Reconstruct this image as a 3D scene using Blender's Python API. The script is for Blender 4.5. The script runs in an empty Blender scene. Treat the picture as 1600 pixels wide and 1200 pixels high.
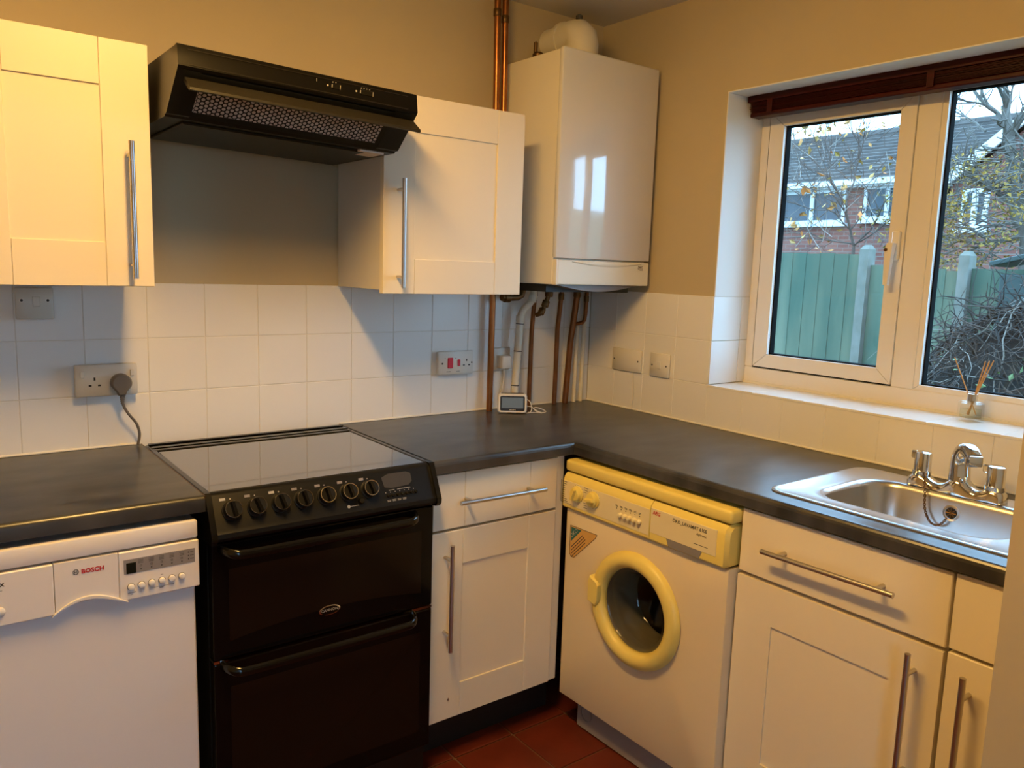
import bpy, bmesh, math, random
from mathutils import Vector, Matrix
R = math.radians
rnd = random.Random(7)
sc = bpy.context.scene
C = sc.collection

# ------------------------------------------------------------------ camera
CAMPOS = Vector((-2.16461, -2.33481, 1.42627))
def cam_axes(yaw, pit, roll):
    f = Vector((math.sin(yaw)*math.cos(pit), math.cos(yaw)*math.cos(pit), math.sin(pit)))
    r = Vector((math.cos(yaw), -math.sin(yaw), 0)); u = r.cross(f)
    return (math.cos(roll)*r + math.sin(roll)*u, -math.sin(roll)*r + math.cos(roll)*u, f)
cr_, cu_, cf_ = cam_axes(0.65265175, -0.1449384, 0.03265437)
cam = bpy.data.cameras.new('camera'); camo = bpy.data.objects.new('camera', cam); C.objects.link(camo)
camo.matrix_world = Matrix(((cr_.x, cu_.x, -cf_.x, CAMPOS.x), (cr_.y, cu_.y, -cf_.y, CAMPOS.y),
                            (cr_.z, cu_.z, -cf_.z, CAMPOS.z), (0, 0, 0, 1)))
cam.sensor_fit = 'HORIZONTAL'; cam.sensor_width = 36.0; cam.lens = 36.0*1242.2/1600.0; cam.clip_start = 0.02
sc.camera = camo

# ------------------------------------------------------------------ world, exposure
w = bpy.data.worlds.new('sky'); sc.world = w; w.use_nodes = True
nt = w.node_tree; bg = nt.nodes['Background']
bg.inputs[0].default_value = (0.36, 0.66, 1.0, 1); bg.inputs[1].default_value = 6.0
sc.view_settings.view_transform = 'Standard'; sc.view_settings.look = 'None'
sc.view_settings.gamma = 1.0; sc.view_settings.use_curve_mapping = False
sc.view_settings.exposure = 0.48
LAMP_POWER = 84.0; LAMP_COL = (1.0, 0.575, 0.16)

# ------------------------------------------------------------------ materials
def M(name, col, rough=0.5, metal=0.0, var=None, bump=None, coat=0.0, spec=0.5, trans=0.0, ior=1.45, stretch=(1,1,1)):
    m = bpy.data.materials.new(name); m.use_nodes = True
    n = m.node_tree.nodes; l = m.node_tree.links; b = n['Principled BSDF']
    b.inputs['Base Color'].default_value = (*col, 1); b.inputs['Roughness'].default_value = rough
    b.inputs['Metallic'].default_value = metal; b.inputs['Coat Weight'].default_value = coat
    b.inputs['Coat Roughness'].default_value = 0.05; b.inputs['Specular IOR Level'].default_value = spec
    b.inputs['Transmission Weight'].default_value = trans; b.inputs['IOR'].default_value = ior
    if var or bump:
        tc = n.new('ShaderNodeTexCoord'); mp = n.new('ShaderNodeMapping'); mp.inputs['Scale'].default_value = stretch
        l.new(tc.outputs['Object'], mp.inputs[0])
    if var:                                   # (scale, second colour, detail, contrast lo, hi)
        t = n.new('ShaderNodeTexNoise'); t.inputs['Scale'].default_value = var[0]; t.inputs['Detail'].default_value = var[2]
        l.new(mp.outputs[0], t.inputs['Vector'])
        r = n.new('ShaderNodeValToRGB'); r.color_ramp.elements[0].position = var[3]; r.color_ramp.elements[1].position = var[4]
        r.color_ramp.elements[0].color = (*col, 1); r.color_ramp.elements[1].color = (*var[1], 1)
        l.new(t.outputs['Fac'], r.inputs[0]); l.new(r.outputs[0], b.inputs['Base Color'])
    if bump:                                  # (scale, strength, distance)
        t = n.new('ShaderNodeTexNoise'); t.inputs['Scale'].default_value = bump[0]; t.inputs['Detail'].default_value = 3
        l.new(mp.outputs[0], t.inputs['Vector'])
        bp = n.new('ShaderNodeBump'); bp.inputs['Strength'].default_value = bump[1]; bp.inputs['Distance'].default_value = bump[2]
        l.new(t.outputs['Fac'], bp.inputs['Height']); l.new(bp.outputs[0], b.inputs['Normal'])
    return m

def pane_mat(name, tint):
    m = bpy.data.materials.new(name); m.use_nodes = True
    n = m.node_tree.nodes; l = m.node_tree.links; n.remove(n['Principled BSDF'])
    tr = n.new('ShaderNodeBsdfTransparent'); tr.inputs[0].default_value = (*tint, 1)
    gl = n.new('ShaderNodeBsdfGlossy'); gl.inputs['Roughness'].default_value = 0.02
    fr = n.new('ShaderNodeFresnel'); ge = n.new('ShaderNodeNewGeometry'); mr = n.new('ShaderNodeMapRange')      # same reflectance from both faces of the thin pane
    mr.inputs['To Min'].default_value = 1.45; mr.inputs['To Max'].default_value = 1/1.45
    l.new(ge.outputs['Backfacing'], mr.inputs['Value']); l.new(mr.outputs[0], fr.inputs[0])
    mx = n.new('ShaderNodeMixShader'); l.new(fr.outputs[0], mx.inputs[0]); l.new(tr.outputs[0], mx.inputs[1]); l.new(gl.outputs[0], mx.inputs[2])
    l.new(mx.outputs[0], n['Material Output'].inputs[0]); return m

def brick_mat(name, c1, c2, mortar, scale):
    m = M(name, c1, 0.9); n = m.node_tree.nodes; l = m.node_tree.links
    tc = n.new('ShaderNodeTexCoord'); mp = n.new('ShaderNodeMapping'); mp.inputs['Rotation'].default_value = (R(90), 0, R(90))
    bt = n.new('ShaderNodeTexBrick'); bt.inputs['Color1'].default_value = (*c1, 1); bt.inputs['Color2'].default_value = (*c2, 1)
    bt.inputs['Mortar'].default_value = (*mortar, 1); bt.inputs['Scale'].default_value = scale
    bt.inputs['Brick Width'].default_value = 0.225; bt.inputs['Row Height'].default_value = 0.075; bt.inputs['Mortar Size'].default_value = 0.008
    sx = n.new('ShaderNodeSeparateXYZ'); cx = n.new('ShaderNodeCombineXYZ'); ad = n.new('ShaderNodeMath')
    l.new(tc.outputs['Object'], sx.inputs[0]); l.new(sx.outputs[0], ad.inputs[0]); l.new(sx.outputs[1], ad.inputs[1])
    l.new(ad.outputs[0], cx.inputs[0]); l.new(sx.outputs[2], cx.inputs[1])
    l.new(cx.outputs[0], bt.inputs['Vector']); l.new(bt.outputs[0], n['Principled BSDF'].inputs['Base Color']); return m

MT = {}
MT['wall'] = M('magnolia_paint', (0.52, 0.435, 0.285), 0.75, var=(3.0, (0.49, 0.41, 0.265), 4, .3, .7), bump=(180, .06, .002))
MT['ceil'] = M('ceiling_paint', (0.72, 0.69, 0.62), 0.85, bump=(120, .08, .002))
MT['reveal'] = M('white_plaster', (0.80, 0.79, 0.76), 0.7, bump=(140, .08, .002))
MT['tile'] = M('white_glazed_tile', (0.83, 0.825, 0.80), 0.22, var=(2.2, (0.80, 0.795, 0.77), 2, .35, .65), bump=(14, .05, .004))
MT['grout'] = M('grout', (0.72, 0.68, 0.60), 0.8)
MT['grout_pale'] = M('pale_grout', (0.80, 0.785, 0.74), 0.6)
MT['caulk'] = M('sealant', (0.78, 0.75, 0.66), 0.5)
MT['floor'] = M('quarry_tile', (0.155, 0.025, 0.012), 0.42, var=(7, (0.095, 0.016, 0.008), 6, .3, .75), bump=(60, .12, .002))
MT['fgrout'] = M('floor_grout', (0.20, 0.12, 0.085), 0.9)
MT['cab'] = M('cream_cabinet', (0.795, 0.715, 0.555), 0.42, bump=(260, .03, .001))
MT['carcass'] = M('carcass_white', (0.70, 0.655, 0.57), 0.5)
MT['steel'] = M('brushed_steel', (0.58, 0.55, 0.52), 0.28, 1.0)
MT['sink'] = M('sink_steel', (0.62, 0.62, 0.62), 0.27, 1.0, bump=(40, .04, .002), stretch=(1, 14, 1))
MT['chrome'] = M('chrome', (0.72, 0.71, 0.70), 0.09, 1.0)
MT['worktop'] = M('slate_laminate', (0.021, 0.0205, 0.021), 0.30, var=(7, (0.072, 0.070, 0.069), 8, .36, .74), bump=(220, .10, .0008), stretch=(1, 2.2, 1), spec=.7)
MT['blackgloss'] = M('black_enamel', (0.005, 0.005, 0.005), 0.16, spec=.5)
MT['blacksatin'] = M('black_satin', (0.008, 0.008, 0.007), 0.36)
MT['blackpanel'] = M('black_control_panel', (0.007, 0.007, 0.007), 0.36, spec=.28)
MT['hobglass'] = M('hob_glass', (0.010, 0.010, 0.010), 0.05, spec=1.0, coat=1.0)
MT['hobglass'].node_tree.nodes['Principled BSDF'].inputs['Coat IOR'].default_value = 1.6
MT['ovenglass'] = M('oven_glass', (0.004, 0.003, 0.003), 0.07, spec=.22)
MT['ovenwin'] = M('oven_window', (0.011, 0.006, 0.004), 0.12, spec=.25)
MT['hood'] = M('hood_black', (0.013, 0.011, 0.008), 0.36, var=(5, (0.020, 0.016, 0.011), 5, .4, .7), spec=.35)
MT['hoodgloss'] = M('hood_front', (0.004, 0.0035, 0.003), 0.28, spec=.18)
MT['visor'] = M('smoked_visor', (0.016, 0.014, 0.010), 0.38, spec=.35)
MT['filter'] = M('filter_pad', (0.85, 0.78, 0.70), 0.95, var=(40, (0.66, 0.58, 0.50), 3, .3, .7))
MT['white'] = M('appliance_white', (0.80, 0.775, 0.75), 0.33)
MT['dw'] = M('dishwasher_white', (0.76, 0.72, 0.69), 0.38)
MT['boiler'] = M('boiler_white', (0.72, 0.71, 0.70), 0.12, spec=.8, coat=1.0, bump=(2.6, .10, .05), stretch=(1.6, 1, .7))
MT['boiler'].node_tree.nodes['Principled BSDF'].inputs['Coat IOR'].default_value = 1.8
MT['boilerside'] = M('boiler_casing', (0.78, 0.74, 0.64), 0.38)
MT['flap'] = M('boiler_flap', (0.80, 0.77, 0.65), 0.40)
MT['wash'] = M('washer_enamel', (0.75, 0.635, 0.43), 0.36)
MT['yellow'] = M('yellowed_plastic', (0.78, 0.635, 0.175), 0.38)
MT['washpanel'] = M('washer_fascia', (0.76, 0.67, 0.42), 0.42)
MT['rubber'] = M('door_gasket', (0.16, 0.15, 0.125), 0.45)
MT['drum'] = M('drum_steel', (0.10, 0.095, 0.085), 0.45, 0.6)
MT['smoke'] = pane_mat('door_glass', (0.80, 0.78, 0.72))
MT['copper'] = M('aged_copper', (0.26, 0.105, 0.042), 0.38, 0.85, var=(14, (0.13, 0.06, 0.028), 5, .4, .75))
MT['copperbright'] = M('bright_copper', (0.42, 0.17, 0.06), 0.30, 0.95, var=(10, (0.22, 0.09, 0.035), 5, .4, .75))
MT['brass'] = M('dull_brass', (0.15, 0.085, 0.035), 0.42, 0.85)
MT['pvc'] = M('white_pipe', (0.72, 0.68, 0.57), 0.45)
MT['clip'] = M('dark_band', (0.05, 0.045, 0.04), 0.6)
MT['socket'] = M('socket_plastic', (0.74, 0.71, 0.64), 0.38)
MT['socketgrey'] = M('socket_aged', (0.60, 0.57, 0.50), 0.40)
MT['red'] = M('red_rocker', (0.62, 0.03, 0.06), 0.35)
MT['redprint'] = M('red_print', (0.50, 0.02, 0.02), 0.5)
MT['black'] = M('black_plastic', (0.012, 0.011, 0.010), 0.45)
MT['print'] = M('dark_print', (0.05, 0.045, 0.04), 0.6)
MT['lightprint'] = M('light_print', (0.42, 0.40, 0.36), 0.5)
MT['greyplug'] = M('grey_rubber', (0.13, 0.115, 0.10), 0.5)
MT['greypanel'] = M('grey_display_panel', (0.24, 0.22, 0.22), 0.4)
MT['lcd'] = M('dark_lcd', (0.008, 0.012, 0.010), 0.15)
MT['lcdlit'] = M('grey_lcd', (0.13, 0.135, 0.10), 0.25)
MT['ckdisp'] = M('cooker_display', (0.05, 0.05, 0.055), 0.2)
MT['upvc'] = M('upvc_white', (0.80, 0.77, 0.71), 0.34)
MT['gasket'] = M('window_gasket', (0.006, 0.006, 0.006), 0.9, spec=.1)
MT['pane'] = pane_mat('window_pane', (0.95, 0.97, 0.97))
MT['blind'] = M('mahogany_slat', (0.055, 0.0045, 0.004), 0.42, var=(6, (0.028, 0.004, 0.0035), 6, .35, .7), stretch=(20, 1, 20), spec=.2)
MT['glass'] = pane_mat('clear_glass', (0.975, 0.99, 0.99))
MT['liquid'] = pane_mat('pale_oil', (0.96, 0.98, 0.90))
MT['reed'] = M('rattan_reed', (0.60, 0.34, 0.13), 0.7)
MT['sticker_teal'] = M('sticker_teal', (0.02, 0.13, 0.13), 0.5)
MT['sticker_tan'] = M('sticker_tan', (0.62, 0.36, 0.10), 0.5)
MT['fence'] = M('weathered_green_board', (0.050, 0.088, 0.060), 0.9, var=(1.1, (0.150, 0.165, 0.105), 4, .40, .74), stretch=(2, 3.2, .7))
MT['post'] = M('concrete_post', (0.17, 0.17, 0.145), 0.9, var=(9, (0.11, 0.115, 0.09), 5, .3, .7))
MT['brick'] = brick_mat('red_brick', (0.150, 0.052, 0.040), (0.20, 0.075, 0.055), (0.17, 0.13, 0.11), 1.0)
MT['roof'] = M('roof_tile', (0.050, 0.046, 0.042), 0.85, var=(3, (0.095, 0.082, 0.072), 6, .3, .7))
MT['housewhite'] = M('house_white', (0.55, 0.57, 0.58), 0.5)
MT['housepane'] = M('house_glass', (0.05, 0.06, 0.07), 0.12, spec=.3)
MT['bark'] = M('grey_bark', (0.105, 0.088, 0.072), 0.9, var=(12, (0.16, 0.15, 0.13), 5, .4, .7))
MT['twig'] = M('dark_twig', (0.085, 0.062, 0.050), 0.9)
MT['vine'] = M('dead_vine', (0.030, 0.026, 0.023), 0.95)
MT['palevine'] = M('pale_vine', (0.24, 0.21, 0.18), 0.9)
MT['leafy'] = M('yellow_leaf', (0.36, 0.20, 0.030), 0.7, var=(2, (0.25, 0.17, 0.035), 3, .4, .6))
MT['leafo'] = M('orange_leaf', (0.48, 0.16, 0.035), 0.7, var=(3, (0.45, 0.30, 0.10), 3, .4, .6))
MT['leafg'] = M('green_leaf', (0.09, 0.14, 0.05), 0.6)
MT['lawn'] = M('garden_ground', (0.10, 0.11, 0.05), 0.95, var=(1.5, (0.16, 0.12, 0.07), 6, .35, .7))
MT['greenlid'] = M('green_lid', (0.010, 0.030, 0.026), 0.4)
MT['plinth'] = M('black_plinth', (0.012, 0.011, 0.010), 0.5)
MT['greyplinth'] = M('grey_plinth', (0.30, 0.26, 0.23), 0.5)

# ------------------------------------------------------------------ mesh helpers
IDX = lambda a, b, c: (a, b, c)
RIGHT = lambda a, b, c: (b, -a, c)          # unit on the window wall: a runs towards the viewer, b is depth from the wall
class MB:
    def __init__(s, xf=IDX): s.v = []; s.f = []; s.xf = xf
    def add(s, vs, fs):
        o = len(s.v); s.v += [s.xf(*p) for p in vs]; s.f += [tuple(i+o for i in f) for f in fs]; return s
    def box(s, x0, x1, y0, y1, z0, z1, c=0.0):
        if x0 > x1: x0, x1 = x1, x0
        if y0 > y1: y0, y1 = y1, y0
        if z0 > z1: z0, z1 = z1, z0
        if c <= 0:
            vs = [(x, y, z) for x in (x0, x1) for y in (y0, y1) for z in (z0, z1)]
            return s.add(vs, [(0,1,3,2), (4,6,7,5), (0,4,5,1), (2,3,7,6), (0,2,6,4), (1,5,7,3)])
        b = bmesh.new(); bmesh.ops.create_cube(b, size=1.0)
        for q in b.verts: q.co = Vector(((x0+x1)/2+q.co.x*(x1-x0), (y0+y1)/2+q.co.y*(y1-y0), (z0+z1)/2+q.co.z*(z1-z0)))
        bmesh.ops.bevel(b, geom=b.edges[:], offset=c, segments=2 if c > .003 else 1, affect='EDGES', profile=0.5)
        b.verts.index_update()
        s.add([tuple(q.co) for q in b.verts], [tuple(q.index for q in f.verts) for f in b.faces]); b.free(); return s
    def loft(s, loops, cap0=True, cap1=True):
        n = len(loops[0]); vs = [p for L in loops for p in L]; fs = []
        for k in range(len(loops)-1):
            for i in range(n):
                j = (i+1) % n; fs.append((k*n+i, k*n+j, (k+1)*n+j, (k+1)*n+i))
        if cap0: fs.append(tuple(range(n-1, -1, -1)))
        if cap1: fs.append(tuple((len(loops)-1)*n+i for i in range(n)))
        return s.add(vs, fs)
    def prism(s, poly, axis, lo, hi):
        def P(p, h):
            if axis == 'x': return (h, p[0], p[1])
            if axis == 'y': return (p[0], h, p[1])
            return (p[0], p[1], h)
        return s.loft([[P(p, lo) for p in poly], [P(p, hi) for p in poly]])
    def frame(s, d):
        d = Vector(d).normalized(); a = Vector((0,0,1)) if abs(d.z) < .9 else Vector((1,0,0))
        u = d.cross(a).normalized(); return d, u, d.cross(u)
    def cyl(s, p0, p1, r, n=14, r1=None, cap=True):
        d, u, v = s.frame(Vector(p1)-Vector(p0)); r1 = r if r1 is None else r1
        ring = lambda p, q: [tuple(Vector(p)+u*q*math.cos(2*math.pi*i/n)+v*q*math.sin(2*math.pi*i/n)) for i in range(n)]
        return s.loft([ring(p0, r), ring(p1, r1)], cap, cap)
    def lathe(s, prof, c, d, n=32, cap=True):       # prof: (radius, height along d)
        d, u, v = s.frame(d); c = Vector(c)
        return s.loft([[tuple(c+d*h+u*r*math.cos(2*math.pi*i/n)+v*r*math.sin(2*math.pi*i/n)) for i in range(n)] for r, h in prof], cap, cap)
    def tube(s, path, r, n=8, r1=None, cap=True):
        path = [Vector(p) for p in path]; m = len(path); loops = []
        t = (path[1]-path[0]).normalized(); _, u, _ = s.frame(t)
        for k in range(m):
            t = (path[min(k+1, m-1)]-path[max(k-1, 0)])
            t = t.normalized() if t.length > 1e-9 else Vector((0,0,1))
            u = (u-t*u.dot(t)); u = u.normalized() if u.length > 1e-6 else s.frame(t)[1]
            v = t.cross(u); q = r if r1 is None else r+(r1-r)*k/(m-1)
            loops.append([tuple(path[k]+u*q*math.cos(2*math.pi*i/n)+v*q*math.sin(2*math.pi*i/n)) for i in range(n)])
        return s.loft(loops, cap, cap)
    def build(s, name, mat, parent=None, org=None, smooth=0.0):
        if org is None: org = ORG.get(parent, Vector((0,0,0))) if parent else Vector((0,0,0))
        org = Vector(org)
        me = bpy.data.meshes.new(name); me.from_pydata([tuple(Vector(p)-org) for p in s.v], [], s.f)
        b = bmesh.new(); b.from_mesh(me); bmesh.ops.recalc_face_normals(b, faces=b.faces[:]); b.to_mesh(me); b.free()
        if smooth:
            for p in me.polygons: p.use_smooth = True
            me.set_sharp_from_angle(angle=R(smooth))
        me.materials.append(MT[mat] if isinstance(mat, str) else mat)
        o = bpy.data.objects.new(name, me); C.objects.link(o); ORG[o] = org
        if parent: o.parent = parent
        else: o.location = org
        return o
ORG = {}
def bez(pts, n=8):                       # Catmull-Rom through the points
    P = [Vector(p) for p in pts]; out = []
    for i in range(len(P)-1):
        a, b, c, d = P[max(i-1, 0)], P[i], P[i+1], P[min(i+2, len(P)-1)]
        for k in range(n):
            t = k/n; out.append(0.5*((2*b)+(c-a)*t+(2*a-5*b+4*c-d)*t*t+(3*b-a-3*c+d)*t**3))
    return out+[P[-1]]
def rrect(x0, x1, y0, y1, r, z, n=6):
    out = []
    for cx, cy, a0 in ((x1-r, y1-r, 0), (x0+r, y1-r, 90), (x0+r, y0+r, 180), (x1-r, y0+r, 270)):
        for k in range(n+1):
            a = R(a0+90*k/n); out.append((cx+r*math.cos(a), cy+r*math.sin(a), z))
    return out
def tag(o, label, cat, group=None, kind=None):
    o['label'] = label; o['category'] = cat
    if group: o['group'] = group
    if kind: o['kind'] = kind
    return o
def thing(name, label, cat, loc, group=None):
    o = bpy.data.objects.new(name, None); o.empty_display_size = .05; o.location = loc; C.objects.link(o); ORG[o] = Vector(loc)
    return tag(o, label, cat, group)
def struct(o, label, cat):
    o['kind'] = 'structure'; o['label'] = label; o['category'] = cat; return o
def text(body, size, p, right, up, mat, parent, name='lettering', ext=.0003, align='LEFT', sx=1.0, bold=0.0):
    cu = bpy.data.curves.new('t', 'FONT'); cu.body = body; cu.size = size; cu.extrude = ext; cu.align_x = align; cu.offset = bold
    cu.resolution_u = 2
    ob = bpy.data.objects.new('t', cu); C.objects.link(ob)
    dg = bpy.context.evaluated_depsgraph_get(); me = bpy.data.meshes.new_from_object(ob.evaluated_get(dg))
    bpy.data.objects.remove(ob); bpy.data.curves.remove(cu)
    right = Vector(right).normalized(); up = Vector(up).normalized(); nn = right.cross(up)
    org = ORG.get(parent, Vector((0,0,0)))
    for v in me.vertices:
        q = Vector(p)+right*v.co.x*sx+up*v.co.y+nn*v.co.z; v.co = q-org
    me.name = name; me.materials.clear(); me.materials.append(MT[mat])
    o = bpy.data.objects.new(name, me); C.objects.link(o); o.parent = parent; ORG[o] = org; return o

# ------------------------------------------------------------------ room shell
XL, YF, ZC = -3.3, -4.0, 2.34
fl = struct(MB().box(XL, .3, YF, .3, -.12, -.006).build('floor', 'fgrout'), 'dark red quarry tiled kitchen floor', 'floor')
F = .2137; fx0, fy0 = -.7486, -.5459
for i in range(-13, 4):
    for j in range(-17, 3):
        x0, y0 = fx0+F*i, fy0+F*j
        x1, y1 = min(x0+F-.005, 0), min(y0+F-.005, 0); x0 = max(x0+.001, XL); y0 = max(y0+.001, YF)
        if x1-x0 < .02 or y1-y0 < .02: continue
        MB().box(x0, x1, y0, y1, -.006, rnd.uniform(-.0008, .0006), .0015).build('tile', 'floor', fl)
ce = struct(MB().box(XL-.1, .3, YF-.1, .3, ZC, ZC+.1).build('ceiling', 'ceil'), 'plain off white kitchen ceiling', 'ceiling')
wb = struct(MB().box(XL, .3, .006, .25, -.1, ZC).build('wall_back', 'wall'), 'magnolia painted back wall behind the cooker with white tiles', 'wall')
WY0, WY1, WZ0, WZ1 = -.602, -1.72, 1.050, 2.015
wr = MB(); wr.box(.006, .3, WY0, .006, -.1, ZC).box(.006, .3, YF, WY1, -.1, ZC).box(.006, .3, WY1, WY0, -.1, WZ0-.005).box(.006, .3, WY1, WY0, WZ1, ZC)
wr = struct(wr.build('wall_right', 'wall'), 'magnolia painted wall around the kitchen window', 'wall')
struct(MB().box(XL-.15, XL, YF, .3, -.1, ZC).build('wall_left', 'wall'), 'magnolia painted wall on the left, out of view', 'wall')
PD = (-3.20, -2.30, .08, 2.05)  # unseen glazed doorway, added so sky light fills the room from behind
wf = MB().box(XL-.15, PD[0], YF-.2, YF, -.1, ZC).box(PD[1], .3, YF-.2, YF, -.1, ZC).box(PD[0], PD[1], YF-.2, YF, -.1, PD[2]).box(PD[0], PD[1], YF-.2, YF, PD[3], ZC)
struct(wf.build('wall_front', 'wall'), 'magnolia painted wall behind the camera with an added opening for fill daylight', 'wall')
pdm = MB()
for a, b in ((PD[0], PD[0]+.07), (PD[1]-.07, PD[1]), (-2.79, -2.71)): pdm.box(a, b, YF-.14, YF-.06, PD[2], PD[3])
pdm.box(PD[0]+.07, PD[1]-.07, YF-.14, YF-.06, PD[2], PD[2]+.08).box(PD[0]+.07, PD[1]-.07, YF-.14, YF-.06, PD[3]-.07, PD[3])
pdo = struct(pdm.build('added_door_1', 'upvc'), 'unseen white glazed doors, added behind the camera to let in fill light', 'door')
MB().box(PD[0]+.05, PD[1]-.05, YF-.105, YF-.095, PD[2]+.05, PD[3]-.05).build('pane', 'pane', pdo)
wp = struct(MB().box(-.75, .006, -1.97, -1.838, -.02, ZC).build('wall_partition', 'wall'), 'cream wall end at the right edge beside the sink', 'wall')

# wall tiles, each its own piece
T = .15; G = .0010
MB().box(XL, -.003, .0016, .006, .86, 1.352).build('grout', 'grout', wb)
xs = [XL]+[-1.952-.153*i for i in range(8, 0, -1)]+[-1.952, -1.799, -1.643, -1.489, -1.336, -1.185, -1.034, -.882, -.733, -.584, -.434, -.285, -.136, 0.0]
zs = [.895, 1.0527, 1.2027, 1.354]
def walltile(x0, x1, z0, z1, par, xf=IDX, yf=0.0):
    m = MB(xf); m.box(x0+G, x1-G, yf+rnd.uniform(-.0003, .0003), yf+.0058, z0+G, z1-G, .0011); m.build('tile', 'tile', par)
for a, b in zip(xs, xs[1:]):
    for z0, z1 in zip(zs, zs[1:]): walltile(a, b, z0, z1, wb)
MB(RIGHT).box(.003, .602, .0016, .006, .86, 1.352).box(.602, 1.838, .0016, .006, .86, 1.048).build('grout', 'grout_pale', wr)
ys = [0.0, .1501, .3001, .4501, .602]
for a, b in zip(ys, ys[1:]):
    for z0, z1 in zip(zs, zs[1:]): walltile(a, b, z0, z1, wr, RIGHT)
ya = [.602, .747, .897, 1.047, 1.212, 1.362, 1.512, 1.662, 1.838]
for a, b in zip(ya, ya[1:]): walltile(a, b, .895, 1.0527, wr, RIGHT)
# tiled sill and tiled part of the reveal, white plaster above
FX = .19
for a, b in zip([.600]+[.602+.185*k for k in range(1, 6)], [.602+.185*k for k in range(1, 6)]+[1.72]):
    MB(RIGHT).box(a+G*.6, b-G*.6, -.002, FX+.01, WZ0-.0045, WZ0+.003, .001).build('sill_tile', 'tile', wr)
for z0, z1 in ((WZ0+.004, 1.2027), (1.2027, 1.353)):
    for x0, x1 in ((-.001, .150), (.150, FX+.004)):
        MB().box(x0+G, x1-G, WY0-.005, WY0-.0002, z0+G, z1-G, .001).build('tile', 'tile', wr)
MB().box(.004, .29, WY0-.0035, WY0-.0001, 1.353, WZ1).box(.004, .29, WY1, WY0-.0035, WZ1-.0035, WZ1-.0001).build('plaster_reveal', 'reveal', wr)
# sealant beads
MB().cyl((-2.30, -.001, .912), (-1.672, -.001, .912), .004, 6).cyl((-1.075, -.001, .912), (-.002, -.001, .912), .004, 6).build('trim_1', 'caulk')['kind'] = 'structure'
MB().cyl((-.001, -.002, .912), (-.001, -1.838, .912), .004, 6).build('trim_2', 'caulk')['kind'] = 'structure'

# ------------------------------------------------------------------ window
wi = MB()
wi.box(FX, FX+.07, WY1, WY0-.004, WZ0+.003, 1.110, .003)           # bottom of outer frame
wi.box(FX, FX+.07, WY1, WY0-.004, 1.972, WZ1-.0035, .003)
wi.box(FX, FX+.07, -.640, WY0-.004, 1.110, 1.972, .003).box(FX, FX+.07, -1.203, -1.1368, 1.110, 1.972, .001).box(FX, FX+.07, WY1, WY1+.045, 1.110, 1.972, .003)
win = struct(wi.build('window_1', 'upvc'), 'white plastic framed window with opening sash over the sink', 'window')
MB().box(FX-.006, FX, WY1, WY0-.006, WZ0+.003, WZ0+.010).build('sealant_bead', 'caulk', win)
def sash(y0, y1, z0, z1, gy0, gy1, gz0, gz1, xf0, opening):
    # y0>y1 : far edge .. near edge; g*: glass opening
    if opening:
        MB().box(xf0+.004, xf0+.05, y1, y0+.004, z0-.004, z0).box(xf0+.004, xf0+.05, y1, y0+.004, z1, z1+.004).box(xf0+.004, xf0+.05, y0, y0+.004, z0, z1).build('sash_gasket', 'gasket', win)
    x1 = xf0+.036
    s = MB(); d = .0007
    def bar(poly):   # mitred bar with rounded-in front
        s.loft([[(xf0+.003, y, z) for y, z in poly], [(xf0, (y*.985+cy*.015), (z*.985+cz*.015)) for y, z in poly]], True, True)
        s.loft([[(x1, y, z) for y, z in poly], [(xf0+.003, y, z) for y, z in poly]], True, False)
    cy, cz = (y0+y1)/2, (z0+z1)/2
    polys = {'b': [(y0, z0), (y1, z0), (gy1, gz0), (gy0, gz0)], 't': [(y0, z1), (y1, z1), (gy1, gz1), (gy0, gz1)],
             'l': [(y0, z0), (y0, z1), (gy0, gz1), (gy0, gz0)], 'r': [(y1, z0), (y1, z1), (gy1, gz1), (gy1, gz0)]}
    o = None
    for k, p in polys.items():
        my = sum(q[0] for q in p)/4; mz = sum(q[1] for q in p)/4
        p = [(my+(y-my)*(1-d/.2), mz+(z-mz)*(1-d/.2)) for y, z in p]
        s = MB(); s.loft([[(x1, y, z) for y, z in p], [(xf0, y, z) for y, z in p]])
        s.build('sash_bar' if opening else 'bead_bar', 'upvc', win)
    g = MB()
    for a, b, c, e in ((gy1, gy0, gz0-.001, gz0+.004), (gy1, gy0, gz1-.004, gz1+.001), (gy0-.004, gy0+.001, gz0, gz1), (gy1-.001, gy1+.004, gz0, gz1)):
        g.box(xf0+.014, xf0+.037, a, b, c, e)
    g.build('pane_gasket', 'gasket', win)
    MB().box(xf0+.026, xf0+.032, gy1, gy0, gz0, gz1).build('pane', 'pane', win)
sash(-.644, -1.136, 1.115, 1.968, -.698, -1.089, 1.160, 1.920, FX-.006, True)
sash(-1.203, -1.675, 1.110, 1.972, -1.219, -1.660, 1.124, 1.957, FX+.004, False)
# casement handle
h = MB(); h.box(FX-.018, FX-.006, -1.128, -1.104, 1.485, 1.570, .003)
h.loft([[(FX-.042, -1.122, 1.535), (FX-.042, -1.104, 1.535), (FX-.018, -1.104, 1.535), (FX-.018, -1.122, 1.535)],
        [(FX-.048, -1.124, 1.515), (FX-.048, -1.102, 1.515), (FX-.030, -1.102, 1.512), (FX-.030, -1.124, 1.512)],
        [(FX-.052, -1.121, 1.412), (FX-.052, -1.108, 1.412), (FX-.040, -1.108, 1.412), (FX-.040, -1.121, 1.412)]])
hh = h.build('window_handle', 'upvc', win); MB().cyl((FX-.047, -1.106, 1.515), (FX-.051, -1.106, 1.515), .005, 10).build('key_lock', 'brass', hh)

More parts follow.
